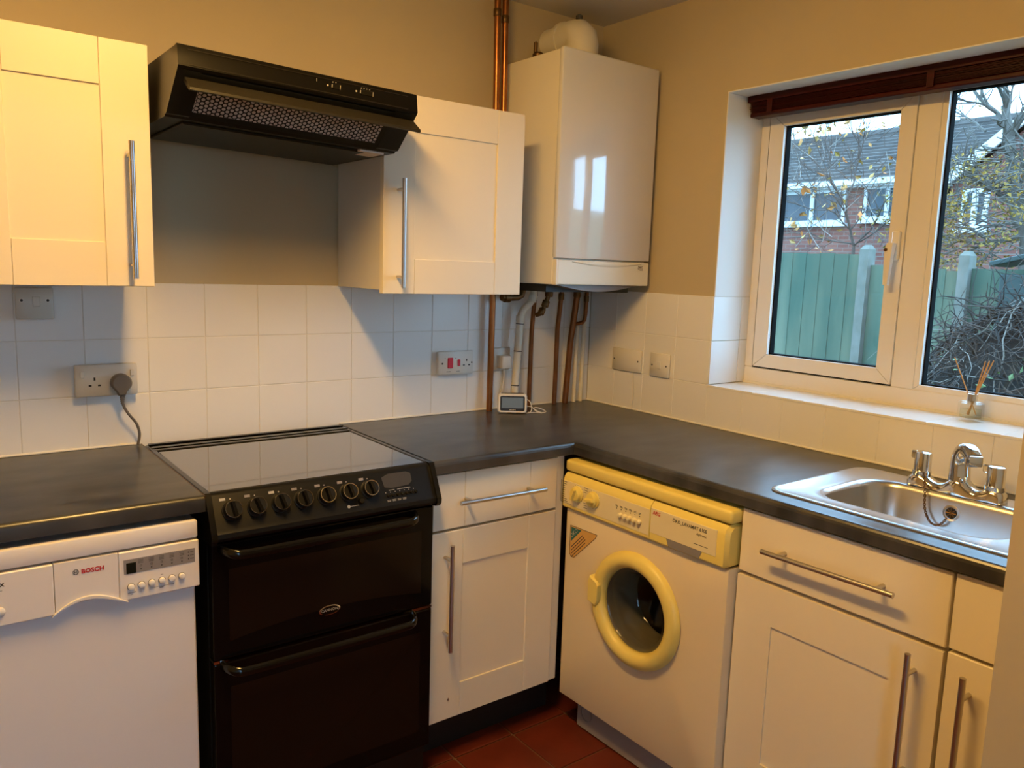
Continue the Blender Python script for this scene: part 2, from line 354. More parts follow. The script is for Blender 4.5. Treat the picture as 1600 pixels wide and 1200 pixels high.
# venetian blind drawn up
BX0, BX1 = .098, .146
bl = thing('venetian_blind', 'dark red wooden venetian blind drawn up at the top of the window', 'blind', (.11, -1.1, 1.945))
MB().box(BX0-.004, BX1+.005, -1.70, -.613, 1.9905, 2.011, .001).build('head_rail', 'blind', bl)
MB().box(BX0, BX1, -1.70, -.622, 1.943, 1.957, .003).build('bottom_rail', 'blind', bl)
for k in range(11):
    z = 1.9590+k*.0028; dx = rnd.uniform(-.002, .002); dy = rnd.uniform(-.003, .003)
    MB().box(BX0+dx, BX1+dx, -1.695+dy, -.622+dy, z, z+.0011).build('slat', 'blind', bl)
for y in (-.70, -1.21, -1.62):
    t = MB(); t.box(BX0-.007, BX0-.0045, y-.010, y+.010, 1.950, 1.992, .0008).build('ladder_tape', 'blind', bl)

# ------------------------------------------------------------------ cabinets
def handle(p0, p1, out, parent, inset=.045):
    """round bar with two posts; p0,p1 bar ends; out = vector from bar back to the door"""
    p0, p1, out = Vector(p0), Vector(p1), Vector(out); d = (p1-p0).normalized()
    o = MB().cyl(p0, p1, .0062, 14).build('handle', 'steel', parent, smooth=40)
    return o, [p0+d*inset, p1-d*inset]
def bar_handle(p0, p1, out, parent, inset=.045):
    p0, p1, out = Vector(p0), Vector(p1), Vector(out); d = (p1-p0).normalized(); m = MB().cyl(p0, p1, .0062, 14)
    for q in (p0+d*inset, p1-d*inset): m.cyl(q, q+out, .0050, 12)
    return m.build('handle', 'steel', parent, smooth=40)
def shaker(par, a0, a1, z0, z1, bf, st, rl, xf, name='door', th=.021, seam=True):
    """shaker door: recessed panel (the door mesh) with stiles and rails as sub-parts"""
    g = .0003 if seam else 0.0
    d = MB(xf).box(a0+st-.012, a1-st+.012, bf+.0045, bf+th-.002, z0+rl-.012, z1-rl+.012).build(name, 'cab', par)
    for x0, x1 in ((a0, a0+st-g), (a1-st+g, a1)):
        MB(xf).box(x0, x1, bf, bf+th, z0, z1, .0013 if seam else 0).build('stile', 'cab', d)
    for c0, c1 in ((z0, z0+rl), (z1-rl, z1)):
        MB(xf).box(a0+st+g, a1-st-g+(0 if seam else .0), bf+(.0002 if seam else 0), bf+th, c0, c1, .0009 if seam else 0).build('rail', 'cab', d)
    return d
def drawer(par, a0, a1, z0, z1, bf, st, xf, th=.021, joints=True):
    if not joints: return MB(xf).box(a0, a1, bf, bf+th, z0, z1, .002).build('drawer', 'cab', par)
    g = .0003
    d = MB(xf).box(a0+st+g, a1-st-g, bf+.0001, bf+th, z0, z1, .0009).build('drawer', 'cab', par)
    for x0, x1 in ((a0, a0+st-g), (a1-st+g, a1)): MB(xf).box(x0, x1, bf, bf+th, z0, z1, .0013).build('stile', 'cab', d)
    return d
def wall_cab(label, x0, x1, z0, z1, hx, hz0, hz1, cx0, cx1, cz0):
    t = thing('wall_cabinet', label, 'cabinet', ((x0+x1)/2, 0, z0))
    MB().box(cx0, cx1, -.288, -.002, cz0, z1-.004, .0008).build('carcass', 'carcass', t)
    d = shaker(t, x0, x1, z0, z1, -.31, .102, .100, IDX)
    bar_handle((hx, -.345, hz0), (hx, -.345, hz1), (0, .035, 0), d, .030)
    return t
wall_cab('cream shaker wall cabinet at the left, beside the black hood', -2.080, -1.692, 1.355, 1.900, -1.740, 1.374, 1.681, -2.076, -1.697, 1.360)
rc = wall_cab('cream shaker wall cabinet between the hood and the boiler', -1.088, -.598, 1.342, 1.897, -1.041, 1.361, 1.663, -1.081, -.604, 1.352)
MB().lathe([(.024, 0), (.024, -.004), (.017, -.009)], (-.70, -.12, 1.352), (0, 0, 1), 20).build('cover_cap', 'white', rc)

PZ = .145
def base_plinth(par, a0, a1, xf, b=-.50, mat='plinth'): MB(xf).box(a0, a1, b, b+.016, .001, PZ-.002).build('plinth', mat, par)
# corner base cabinet
t = thing('base_cabinet', 'cream base cabinet between the black cooker and the washing machine', 'cabinet', (-.85, -.3, 0))
MB().box(-1.066, -.60, -.542, -.01, PZ, .871).build('carcass', 'carcass', t)
d = shaker(t, -1.068, -.629, PZ, .702, -.565, .103, .100, IDX)
bar_handle((-1.024, -.602, .368), (-1.024, -.602, .676), (0, .037, 0), d)
MB().lathe([(.0035, 0), (.0035, -.0012)], (-1.005, -.5655, .205), (0, 1, 0), 10).build('bumper', 'steel', d)
d = drawer(t, -1.065, -.629, .710, .866, -.565, .103, IDX)
bar_handle((-1.000, -.602, .790), (-.700, -.602, .786), (0, .037, 0), d, .040)
MB().box(-.626, -.598, -.560, -.542, PZ, .871, .001).build('corner_post', 'cab', t)
base_plinth(t, -1.072, -.56, IDX, -.475)
# sink base cabinet and its neighbour on the window wall
t = thing('base_cabinet', 'wide cream base cabinet under the steel sink', 'cabinet', (-.3, -1.44, 0))
MB(RIGHT).box(1.194, 1.685, -.548, -.01, PZ, .74).box(1.194, 1.685, -.548, -.53, .74, .871).build('carcass', 'carcass', t)
d = shaker(t, 1.192, 1.684, PZ, .700, -.571, .103, .100, RIGHT, seam=False)
bar_handle(RIGHT(1.633, -.607, .378), RIGHT(1.633, -.607, .686), (.036, 0, 0), d)
d = drawer(t, 1.193, 1.686, .710, .867, -.571, .103, RIGHT, joints=False)
bar_handle(RIGHT(1.277, -.607, .789), RIGHT(1.592, -.607, .794), (.036, 0, 0), d, .040)
base_plinth(t, 1.195, 1.685, RIGHT, -.50)
t = thing('base_cabinet', 'narrow cream base cabinet at the right edge beside the wall end', 'cabinet', (-.3, -1.76, 0))
MB(RIGHT).box(1.690, 1.836, -.548, -.01, PZ, .74).box(1.690, 1.836, -.548, -.53, .74, .871).build('carcass', 'carcass', t)
d = MB(RIGHT).box(1.692, 1.836, -.571, -.550, PZ, .706, .0015).build('door', 'cab', t)
bar_handle(RIGHT(1.739, -.607, .374), RIGHT(1.739, -.607, .682), (.036, 0, 0), d)
MB(RIGHT).box(1.692, 1.836, -.571, -.550, .714, .868, .0015).build('drawer', 'cab', t)
base_plinth(t, 1.69, 1.836, RIGHT, -.50)

# ------------------------------------------------------------------ worktops
ED = [(.0, .8745), (.0, .8975), (.0015, .9035), (.0045, .9075), (.0085, .9094), (.013, .91)]   # (set-back, height) of the rounded front edge
def worktop_left():
    m = MB(); x0, x1, yf = -2.305, -1.668, -.592
    prof = [(-.001, .8745), (-.001, .91)]+[(yf+d, z) for d, z in reversed(ED)]
    m.prism(prof, 'x', x0, x1); return m
tag(worktop_left().build('worktop', 'worktop', org=(-2.0, -.3, .8745), smooth=30), 'dark slate worktop over the dishwasher', 'worktop')
def worktop_L():
    m = MB(); cx, wy, wx, ye = -1.074, -.5846, -.5825, -1.836
    rows = []
    for d, z in ED: rows.append([(cx, wy+d, z), (wx+d, wy+d, z), (wx+d, ye, z)])
    vs = [p for r in rows for p in r]; fs = []
    for k in range(len(rows)-1):
        for i in range(2): fs.append((k*3+i, k*3+i+1, k*3+i+4, k*3+i+3))
    m.add(vs, fs)
    d = ED[-1][0]; z = .91; fx, fy = wx+d, wy+d
    hx0, hx1, hy0, hy1 = -.465, -.12, -1.83, -1.27           # cut-out for the sink
    for zz in (.91, .8745):
        for (x0, x1, y0, y1) in ((cx, fx, fy, -.001), (fx, -.001, fy, -.001), (fx, -.001, hy1, fy), (fx, hx0, hy0, hy1), (hx1, -.001, hy0, hy1), (fx, -.001, ye, hy0)):
            m.add([(x0, y0, zz), (x1, y0, zz), (x1, y1, zz), (x0, y1, zz)], [(0, 1, 2, 3)])
    m.add([(wx, wy, .8745), (cx, wy, .8745), (cx, fy, .8745), (fx, fy, .8745), (fx, ye, .8745), (wx, ye, .8745)], [(0, 1, 2, 3), (0, 3, 4, 5)])
    m.add([(cx, wy+q, zz) for q, zz in ED]+[(cx, -.001, .91), (cx, -.001, .8745)], [tuple(range(len(ED)+2))])
    return m
tag(worktop_L().build('worktop', 'worktop', org=(-.5, -.5, .8745)), 'dark slate corner worktop running from the cooker round to the sink', 'worktop')
MB().box(-1.0765, -1.0745, -.581, -.002, .875, .9105).build('trim_3', 'blacksatin')['kind'] = 'structure'
MB().box(-1.6695, -1.6675, -.590, -.002, .875, .9105).build('trim_4', 'brass')['kind'] = 'structure'

# ------------------------------------------------------------------ dishwasher
tag(MB().box(-2.300, -2.281, -.575, -.002, .001, .874, .001).build('end_panel', 'cab', org=(-2.29, -.29, 0)), 'cream end panel closing the run left of the dishwasher', 'panel')
t = thing('dishwasher', 'white dishwasher under the left worktop', 'dishwasher', (-1.98, -.3, 0))
MB().box(-2.276, -1.689, -.565, -.02, .09, .858).build('body', 'dw', t)
MB().box(-2.276, -1.6875, -.597, -.566, .821, .860, .004).build('top_strip', 'dw', t, smooth=40)
MB().box(-2.270, -1.692, -.582, -.566, .10, .724, .003).build('door', 'dw', t)
MB().box(-2.26, -1.70, -.53, -.515, .002, .095).build('plinth', 'blacksatin', t)
# fascia in three pieces, the middle one with the arched grip
fy0, fy1 = -.599, -.570
MB().box(-2.276, -1.9655, fy0, fy1, .7105, .8165, .002).build('fascia_panel', 'dw', t)
fr = MB().box(-1.8475, -1.6865, fy0, fy1, .7105, .8165, .002).build('fascia_panel', 'dw', t)
arc = [(-1.9645+.116*k/16, .711+.0265*math.sin(math.pi*(k/16)**.85)) for k in range(17)]
fm = MB().prism([(-1.9645, .8165)]+arc+[(-1.8485, .8165)], 'y', fy0+.0004, fy1).build('fascia_panel', 'dw', t)
lip = MB()
pth = [(-1.972+.140*k/20, .7085+.0295*math.sin(math.pi*min(1, max(0, (k/20)))**.9)) for k in range(21)]
lip.loft([[(x, fy0-.004, z-.0055*math.sin(math.pi*k/20)-.0008), (x, fy0-.004, z), (x, fy0+.004, z+.001), (x, fy1, z-.004)] for k, (x, z) in enumerate(pth)])
lip.build('grip_lip', 'dw', t, smooth=50)
text('BOSCH', .0128, (-1.9165, fy0-.0002, .7875), (1, 0, 0), (0, 0, 1), 'redprint', fm, bold=.0004)
def ring(c, r0, r1, xf, mat, par, name, n=24, th=.0005):
    m = MB(); c = Vector(c); e = [xf(1, 0, 0), xf(0, 0, 1), xf(0, -1, 0)]; e = [Vector(q) for q in e]
    L = []
    for r, h in ((r0, 0), (r1, 0), (r1, th), (r0, th)): L.append([tuple(c+e[0]*r*math.cos(2*math.pi*i/n)+e[1]*r*math.sin(2*math.pi*i/n)+e[2]*h) for i in range(n)])
    L.append(L[0]); m.loft(L, False, False); return m.build(name, mat, par)
ring((-1.9262, fy0, .7925), .0046, .0056, IDX, 'print', fm, 'emblem')
MB().box(-1.9290, -1.9282, fy0-.0006, fy0+.0002, .789, .796).box(-1.9242, -1.9234, fy0-.0006, fy0+.0002, .789, .796).box(-1.929, -1.9234, fy0-.0006, fy0+.0002, .7921, .7929).build('emblem_bars', 'print', fm)
dp = MB().box(-1.838, -1.6955, fy0-.0008, fy0+.0005, .768, .799).build('display_panel', 'greypanel', fr)
MB().box(-1.8335, -1.8145, fy0-.0016, fy0-.0004, .7685, .7915).build('display', 'lcd', fr)
ic = MB()
for k in range(5):
    x = -1.805+k*.0205; ic.cyl((x, fy0-.0012, .7745), (x, fy0, .7745), .0016, 8)
    for q in range(3): ic.box(x-.0055+rnd.uniform(0, .002), x+.005, fy0-.0011, fy0, .7880+q*.0032, .7889+q*.0032)
    ic.box(x-.002, x+.002, fy0-.0011, fy0, .7800, .7806).box(x-.002, x+.002, fy0-.0011, fy0, .7828, .7834).box(x-.002, x-.0014, fy0-.0011, fy0, .7800, .7834).box(x+.0014, x+.002, fy0-.0011, fy0, .7800, .7834)
for q in range(3): ic.cyl((-1.709, fy0-.0012, .777+q*.0075), (-1.709, fy0, .777+q*.0075), .0014, 8).box(-1.7055, -1.698, fy0-.0011, fy0, .7766+q*.0075, .7776+q*.0075)
ic.build('printed_symbols', 'print', dp)
for k in range(6):
    x = -1.8255+k*.0203
    MB().lathe([(.0076, 0), (.0076, .0012)], (x, fy0+.0006, .739+k*.0005), (0, -1, 0), 20).build('button_surround', 'greyplug', fr)
    MB().lathe([(.0066, 0), (.0066, .004), (.0055, .0062), (.003, .007)], (x, fy0, .739+k*.0005), (0, -1, 0), 20).build('button', 'white', fr, smooth=40)
MB().box(-1.832, -1.816, fy0-.0004, fy0+.0003, .7255, .7263).box(-1.826, -1.822, fy0-.0004, fy0+.0003, .7215, .7221).box(-1.790, -1.740, fy0-.0004, fy0+.0003, .7275, .7279).box(-1.770, -1.762, fy0-.0004, fy0+.0003, .7245, .7255).box(-1.7665, -1.7615, fy0-.0004, fy0+.0003, .7530, .7537).build('printed_marks', 'print', fr)
fl0 = [o for o in t.children if o.name.startswith('fascia_panel')][0]
MB().lathe([(.0085, 0), (.0085, .004), (.006, .006)], (-2.0575, fy0, .741), (0, -1, 0), 20).build('button', 'white', fl0, smooth=40)
text('x', .014, (-2.0555, fy0-.0002, .7905), (1, 0, 0), (0, 0, 1), 'print', fl0, bold=.0004)
MB().box(-2.064, -2.052, fy0-.0004, fy0+.0003, .7815, .7822).build('printed_marks', 'print', fl0)

# ------------------------------------------------------------------ cooker
t = thing('cooker', 'black freestanding electric cooker with glass hob and double oven', 'cooker', (-1.38, -.3, 0))
KX0, KX1 = -1.664, -1.082
MB().box(KX0+.003, KX1-.003, -.566, -.03, .02, .896).build('body', 'blacksatin', t)
# hob: glass, metal side trims, rear vent strip, front bar
MB().box(-1.652, -1.094, -.562, -.112, .896, .9085, .0015).build('hob_glass', 'hobglass', t)
MB().box(KX0, KX1, -.110, -.030, .893, .9115, .004).box(KX0+.004, KX1-.004, -.086, -.066, .9115, .9135, .0008).box(KX0+.004, KX1-.004, -.052, -.036, .9115, .9165, .001).build('rear_trim', 'blackgloss', t)
MB().box(KX0-.002, -1.6525, -.568, -.030, .885, .9105, .002).build('side_trim', 'blackgloss', t)
MB().box(-1.0935, KX1+.002, -.568, -.030, .885, .9105, .002).build('side_trim', 'blackgloss', t)
ht = MB().box(-1.649, -1.097, -.559, -.1135, .9083, .9088)
# control panel, leaning outwards to a rounded bottom lip
prof = [(-.566, .9085), (-.576, .9075), (-.583, .902), (-.6155, .834), (-.6225, .826), (-.6235, .816), (-.618, .808), (-.604, .804), (-.566, .804)]
cp = MB().prism(prof, 'x', KX0+.002, KX1-.002).build('control_panel', 'blackpanel', t, smooth=35)
for xa, xb in ((KX0-.003, KX0+.010), (KX1-.010, KX1+.003)):
    pe = [(-.560, .912), (-.580, .911), (-.590, .903), (-.6235, .834), (-.6285, .824), (-.6275, .812), (-.620, .803), (-.604, .801), (-.560, .801)]
    MB().prism(pe, 'x', xa, xb).build('panel_end', 'blackgloss', t, smooth=35)
pn = Vector((0, -.068, -.0325)); pn = Vector((0, -(.902-.834), -(.6155-.583))).normalized(); pn = Vector((0, -.9022, .4313)).normalized()  # outward normal of the panel
pu = Vector((0, .4313, .9022)).normalized()
def panel(x, s):   # point on the sloping panel, s = 0 bottom .. 1 top
    return Vector((x, -.6155+.0325*s, .834+.068*s))
kx = [-1.6135, -1.558, -1.502, -1.447, -1.3895, -1.3315, -1.2745]
for k, x in enumerate(kx):
    c = panel(x, .53)
    kn = MB().lathe([(.0225, 0), (.0225, .003), (.0200, .005), (.0190, .016), (.0175, .018)], c, pn, 28).build('knob', 'blacksatin', cp, smooth=35)
    kn['label'] = 'black rotary knob with chrome ring'
    prf = [(.0183, .0175), (.0195, .0178), (.0192, .0192), (.0180, .0192), (.0183, .0175)]
    MB().lathe(prf, c, pn, 28, False).build('knob_ring', 'chrome', kn, smooth=30)
    r_ = Vector((1, 0, 0)); g = MB(); a = c+pn*.016; ang = R((-8, -14, -12, -10, -9, -10, -12)[k]); ax = pu*math.cos(ang)+r_*math.sin(ang); px_ = ax.cross(pn)
    base = [a+ax*s1*.0165+px_*s2*.0055 for s1, s2 in ((-1, -1), (-1, 1), (1, 1), (1, -1))]
    top = [a+pn*.012+ax*s1*.0150+px_*s2*.0032 for s1, s2 in ((-1, -1), (-1, 1), (1, 1), (1, -1))]
    g.loft([[tuple(p) for p in base], [tuple(p) for p in top]]).build('knob_grip', 'blackgloss', kn)
    mk = MB(); q = panel(x, .53)+pu*.0262+pn*.0002; mk.lathe([(.0018, 0), (.0018, .0005)], q, pn, 8)
    q2 = q-r_*.016+pu*.0008
    mk.loft([[tuple(q2+r_*i+pu*j+pn*h) for i, j in ((-.0075, -.003), (.0055, -.003), (.0055, .003), (-.0075, .003))] for h in (0, .0004)])
    mk.build('printed_mark', 'lightprint' if k in (0, 2) else 'greypanel', cp)
def onpanel(m, x0, x1, s0, s1, h0, h1):
    m.loft([[tuple(panel(x, s)+pn*h) for x, s in ((x0, s0), (x1, s0), (x1, s1), (x0, s1))] for h in (h0, h1)]); return m
m = MB(); c0 = [( -1.232, .42), (-1.212, .36), (-1.162, .40), (-1.152, .52), (-1.152, .78), (-1.165, .86), (-1.215, .86), (-1.236, .76)]
m.loft([[tuple(panel(x, s*1.0+.08)+pn*h) for x, s in c0] for h in (0, .0006)]).build('clock_display', 'ckdisp', cp)
for k in range(7):
    x = -1.2265+k*.0133; b = MB().lathe([(.0042, 0), (.0042, .004), (.003, .005)], panel(x, .20), pn, 12).build('timer_button', 'blackgloss', cp, smooth=40)
    MB().lathe([(.0011, 0), (.0011, .0006)], panel(x-.005, .315), pn, 6).build('printed_dot', 'lightprint', cp)
m = MB()
for k in range(4): onpanel(m, -1.231+k*.0145, -1.2205+k*.0145, .045, .06, .0002, .0005); onpanel(m, -1.231+k*.0145, -1.2215+k*.0145, .005, .02, .0002, .0005)
onpanel(m, -1.222, -1.206, .375, .39, .0002, .0005); onpanel(m, -1.198, -1.160, .375, .39, .0002, .0005)
onpanel(m, -1.333, -1.310, .05, .07, .0002, .0005); m.build('printed_marks', 'lightprint', cp)
MB().lathe([(.0075, 0), (.0075, .008), (.006, .010)], panel(-1.303, .17), pn, 16).build('reset_button', 'blackgloss', cp, smooth=40)
MB().lathe([(.004, 0), (.004, .0006)], panel(-1.336, .06), pn, 10).build('indicator_light', 'lightprint', cp)
# ovens
def oven(z0, z1, wz0, wz1, hz, arch):
    d = MB().box(KX0+.004, KX1-.004, -.600, -.567, z0, z1, .004).build('oven_door', 'ovenglass', t)
    n = 14; wx0, wx1 = KX0+.040, KX1-.040
    low = [(wx0+(wx1-wx0)*k/n, wz0+arch*(2*k/n-1)**2) for k in range(n+1)]
    MB().prism(low+[(wx1, wz1), (wx0, wz1)], 'y', -.6008, -.598).build('oven_window', 'ovenwin', d)
    x0, x1 = -1.640, -1.143
    pts = [(x0, -.600, hz+.004), (x0+.006, -.620, hz+.003), (x0+.022, -.637, hz), (x0+.06, -.641, hz-.002), (-1.39, -.642, hz-.002), (x1-.06, -.641, hz-.002), (x1-.022, -.637, hz), (x1-.006, -.620, hz+.003), (x1, -.600, hz+.004)]
    p = bez(pts, 6); L = []
    for k, q in enumerate(p):
        w_ = .011; L.append([tuple(q+Vector((0, .006*math.cos(a), w_*math.sin(a)))) for a in [2*math.pi*i/12 for i in range(12)]])
    # cross-sections turned to follow the bend
    m = MB(); L = []
    for k, q in enumerate(p):
        tg = (p[min(k+1, len(p)-1)]-p[max(k-1, 0)]).normalized(); u = tg.cross(Vector((0, 0, 1))).normalized()
        L.append([tuple(q+u*.0065*math.cos(2*math.pi*i/12)+Vector((0, 0, 1))*.0115*math.sin(2*math.pi*i/12)) for i in range(12)])
    m.loft(L).build('handle', 'blackgloss', d, smooth=50)
    return d
d1 = oven(.522, .798, .585, .735, .780, -.022)
d2 = oven(.115, .514, .165, .452, .503, 0)
MB().box(KX0+.004, KX1-.004, -.598, -.567, .5145, .521).build('door_seam', 'chrome', t)['label'] = 'thin bright strip between the oven doors'
n = 28; c = Vector((-1.381, -.6005, .580)); m = MB(); L = []
for r, h in ((1, 0), (1, .0018), (.88, .0026), (.86, .0012), (.86, 0)): L.append([(c.x+.028*r*math.cos(2*math.pi*i/n), c.y-h, c.z+.0125*(r if r == 1 else r-.05)*math.sin(2*math.pi*i/n)) for i in range(n)])
bd = m.loft(L, False, False).build('badge_ring', 'chrome', d1)
text('CANNON', .0098, (-1.381, -.6012, .5768), (1, 0, 0), (0, 0, 1), 'lightprint', d1, align='CENTER', ext=.0002)
MB().box(KX0+.01, KX1-.01, -.56, -.545, .003, .115).build('plinth', 'plinth', t)

# ------------------------------------------------------------------ cooker hood
hx, hz = -1.384, 1.80
t = thing('cooker_hood', 'black sloping cooker hood on the wall above the cooker', 'cooker hood', (hx, 0, hz))
t.rotation_euler = (0, R(1.76), 0)
HX0, HX1 = -1.676, -1.094
body = [(-.002, 1.865), (-.478, 1.865), (-.486, 1.812), (-.392, 1.735), (-.385, 1.728), (-.002, 1.728)]
MB().prism(body, 'x', HX0, HX1).build('body', 'hood', t)
front = [(-.476, 1.8655), (-.4875, 1.8655), (-.4905, 1.862), (-.4985, 1.820), (-.495, 1.8145), (-.484, 1.811)]
fo = MB().prism(front, 'x', HX0-.001, HX1+.001).build('fascia', 'hoodgloss', t, smooth=35)
for xa, xb in ((HX0-.001, HX0+.050), (HX1-.060, HX1+.001)):
    e = [(-.486, 1.813), (-.4935, 1.8135), (-.402, 1.7335), (-.392, 1.7325)]
    MB().prism(e, 'x', xa, xb).build('end_block', 'blacksatin', t)
# sloping perforated grille with the filter behind
g0 = Vector((0, -.4895, 1.8105)); g1 = Vector((0, -.3995, 1.7335)); gd = (g1-g0); gl = gd.length; gd.normalize(); gn = Vector((0, -gd.z, gd.y)) * -1
if gn.y > 0: gn = -gn
def gp(x, s, h): return tuple(Vector((x, 0, 0))+g0+gd*s+gn*h)
MB().loft([[gp(x, s, h) for x, s in ((-1.625, .012), (-1.156, .012), (-1.156, gl-.006), (-1.625, gl-.006))] for h in (-.004, -.0012)]).build('filter_pad', 'filter', t)
pl = MB(); p_ = .0112; ph = p_*math.sqrt(3)/2; rr = .0043
xa = -1.622; cols = int(.462/ph); rows = 8
for ci in range(cols):
    for ri in range(rows):
        cx = xa+ph*(ci+.5); cs = .020+p_*(ri+.5)+(p_/2 if ci % 2 else 0)
        if cs > gl-.010: continue
        o_ = []
        for k in range(6):
            a0 = R(60*k); a1 = R(60*k+60); q0 = Vector((math.cos(a0), math.sin(a0)))*p_/math.sqrt(3); q1 = Vector((math.cos(a1), math.sin(a1)))*p_/math.sqrt(3)
            o_ += [q0, (q0+q1)/2]
        i_ = [Vector((math.cos(R(30*k)), math.sin(R(30*k))))*rr for k in range(12)]
        vs = [gp(cx+q.x, cs+q.y, 0) for q in o_]+[gp(cx+q.x, cs+q.y, 0) for q in i_]
        pl.add(vs, [(k, (k+1) % 12, 12+(k+1) % 12, 12+k) for k in range(12)])
x_end = xa+ph*cols
pl.loft([[gp(x, s, h) for x, s in ((-1.628, .0), (-1.150, .0), (-1.150, .0155), (-1.628, .0155))] for h in (-.003, .0006)])
pl.loft([[gp(x, s, h) for x, s in ((-1.628, gl-.013), (-1.150, gl-.013), (-1.150, gl), (-1.628, gl))] for h in (-.003, .0006)])
pl.loft([[gp(x, s, h) for x, s in ((-1.628, 0), (xa-.002, 0), (xa-.002, gl), (-1.628, gl))] for h in (-.003, .0006)])
pl.loft([[gp(x, s, h) for x, s in ((x_end, 0), (-1.150, 0), (-1.150, gl), (x_end, gl))] for h in (-.003, .0006)])
po = pl.build('grille', 'blacksatin', t); po['label'] = 'black grille with rows of round holes'
# visor flap
vp = [(-.476, 1.7985), (-.486, 1.8000), (-.525, 1.7735), (-.526, 1.7680), (-.521, 1.7665), (-.476, 1.7920)]
MB().prism(vp, 'x', -1.660, -1.098).build('visor', 'visor', t)
# fascia groove, slide switches
gm = MB(); fpt = lambda z: -.4905-(1.862-z)*(.008/.042)
gm.box(-1.655, -1.12, fpt(1.8565)-.0012, -.486, 1.8558, 1.8570); gm.box(-1.655, -1.12, fpt(1.825)-.0012, -.486, 1.8232, 1.8250); gm.build('fascia_bead', 'hood', fo)
for x0, x1, dots in ((-1.328, -1.306, 2), (-1.254, -1.219, 4)):
    z = 1.842; y = fpt(z)
    s_ = MB().box(x0, x1, y-.0022, y+.003, z-.006, z+.006, .001).build('slide_switch', 'blackgloss', fo)
    MB().box(x1-.0012, x1-.0002, y-.0032, y, z-.005, z+.005).box(x0, x0+.0012, y-.0032, y, z-.003, z+.004).build('switch_edge', 'lightprint', s_)
    pm = MB(); pm.lathe([(.0022, 0), (.0022, .0008)], (x0-.010, y-.0003, z), (0, -1, 0), 10)
    for k in range(dots): pm.lathe([(.0012, 0), (.0012, .0008)], (x0+.003+k*.0075, y-.0003, z+.0095), (0, -1, 0), 8)
    pm.build('printed_dots', 'lightprint', fo)
MB().box(-1.3655, -1.3645, fpt(1.85)-.0008, fpt(1.835)+.002, 1.836, 1.853).build('printed_line', 'lightprint', fo)
# underside
MB().box(-1.63, -1.17, -.36, -.05, 1.7215, 1.7285, .002).build('underside_tray', 'hood', t)
MB().box(-1.19, -1.12, -.375, -.30, 1.7225, 1.7283, .001).build('lamp_cover', 'filter', t)

# ------------------------------------------------------------------ boiler
t = thing('boiler', 'white wall mounted gas boiler in the corner', 'boiler', (-.238, -.15, 1.372))
BX = (-.460, -.016)
MB().box(BX[0]+.006, BX[1]-.004, -.296, -.004, 1.376, 2.124, .004).build('casing', 'boilerside', t)
MB().box(BX[0], BX[1], -.3175, -.2962, 1.463, 2.128, .007).build('front_panel', 'boiler', t, smooth=45)
MB().box(BX[0]+.0065, BX[0]+.0155, -.3155, -.2962, 1.376, 1.460, .001).build('edge_strip', 'boilerside', t)
n = 20; top = []
fpz = MB(); fx_a, fx_b = BX[0]+.013, BX[1]-.002
fp = fpz.box(fx_a, fx_b, -.3165, -.2962, 1.377, 1.4585, .002).build('lower_flap', 'flap', t)
L = []
for k in range(n+1):
    s = k/n; x = fx_a+.06+(fx_b-fx_a-.10)*s; dz = .011*math.sin(math.pi*s)
    L.append([(x, -.3166, 1.4545), (x, -.3198, 1.4545-dz*.95), (x, -.3166, 1.4515-dz*1.15)])
MB().loft(L).build('grip_edge', 'flap', fp, smooth=60)
MB().box(fx_a+.01, fx_b-.012, -.3175, -.316, 1.3835, 1.3850).build('flap_bead', 'flap', fp)
bdg = MB(); 
for a, b, c_, e in ((-.072, -.048, 1.4455, 1.4465), (-.072, -.048, 1.4355, 1.4365), (-.072, -.071, 1.4355, 1.4465), (-.049, -.048, 1.4355, 1.4465)): bdg.box(a, b, -.3172, -.316, c_, e)
bdg.box(-.067, -.054, -.3172, -.316, 1.4395, 1.4430).box(-.063, -.047, -.3172, -.316, 1.4315, 1.4328).build('badge', 'print', fp)
pb = [(fx_a+.01+(fx_b-fx_a-.05)*k/n, 1.376-.022*math.sin(math.pi*k/n)) for k in range(n+1)]
MB().prism(pb+[(pb[-1][0], 1.3775), (pb[0][0], 1.3775)], 'y', -.300, -.20).build('under_tray', 'greypanel', t, smooth=40)
MB().box(-.44, -.05, -.25, -.03, 1.350, 1.3765).build('pipe_manifold', 'black', t)
# flue elbow on top
t = thing('flue_pipe', 'white flue elbow from the boiler top into the wall', 'flue pipe', (-.25, -.17, 2.128))
zc_, rf = 2.226, .058; yb = -.165; xb_ = -.252
arc = [(xb_, yb, 2.126), (xb_, yb, zc_-.055)]+[(xb_, yb+.055*(1-math.cos(R(a))), zc_-.055+.055*math.sin(R(a))) for a in range(15, 91, 15)]
arc2 = [(xb_, yb, 2.126), (xb_, yb, zc_-.03), (xb_, yb+.005, zc_-.012), (xb_, yb+.018, zc_-.002), (xb_, yb+.035, zc_), (xb_, -.06, zc_)]
MB().tube(arc2, rf, 28).build('elbow', 'pvc', t, smooth=50)
MB().lathe([(.062, 0), (.062, .016)], (xb_, -.085, zc_), (0, 1, 0), 28).build('collar', 'pvc', t, smooth=40)
MB().cyl((xb_, -.065, zc_), (xb_, .004, zc_), .053, 28).build('wall_section', 'pvc', t, smooth=40)
MB().lathe([(.012, 0), (.012, .012), (.006, .016)], (-.255, -.15, zc_+.055), (0, 0, 1), 14).build('test_point', 'clip', t)
t = thing('air_vent', 'small brass air vent valve on top of the boiler', 'valve', (-.405, -.12, 2.1245))
MB().lathe([(.020, 0), (.020, .02), (.014, .026)], (-.405, -.12, 2.1245), (0, 0, 1), 16).build('base', 'brass', t, smooth=40)
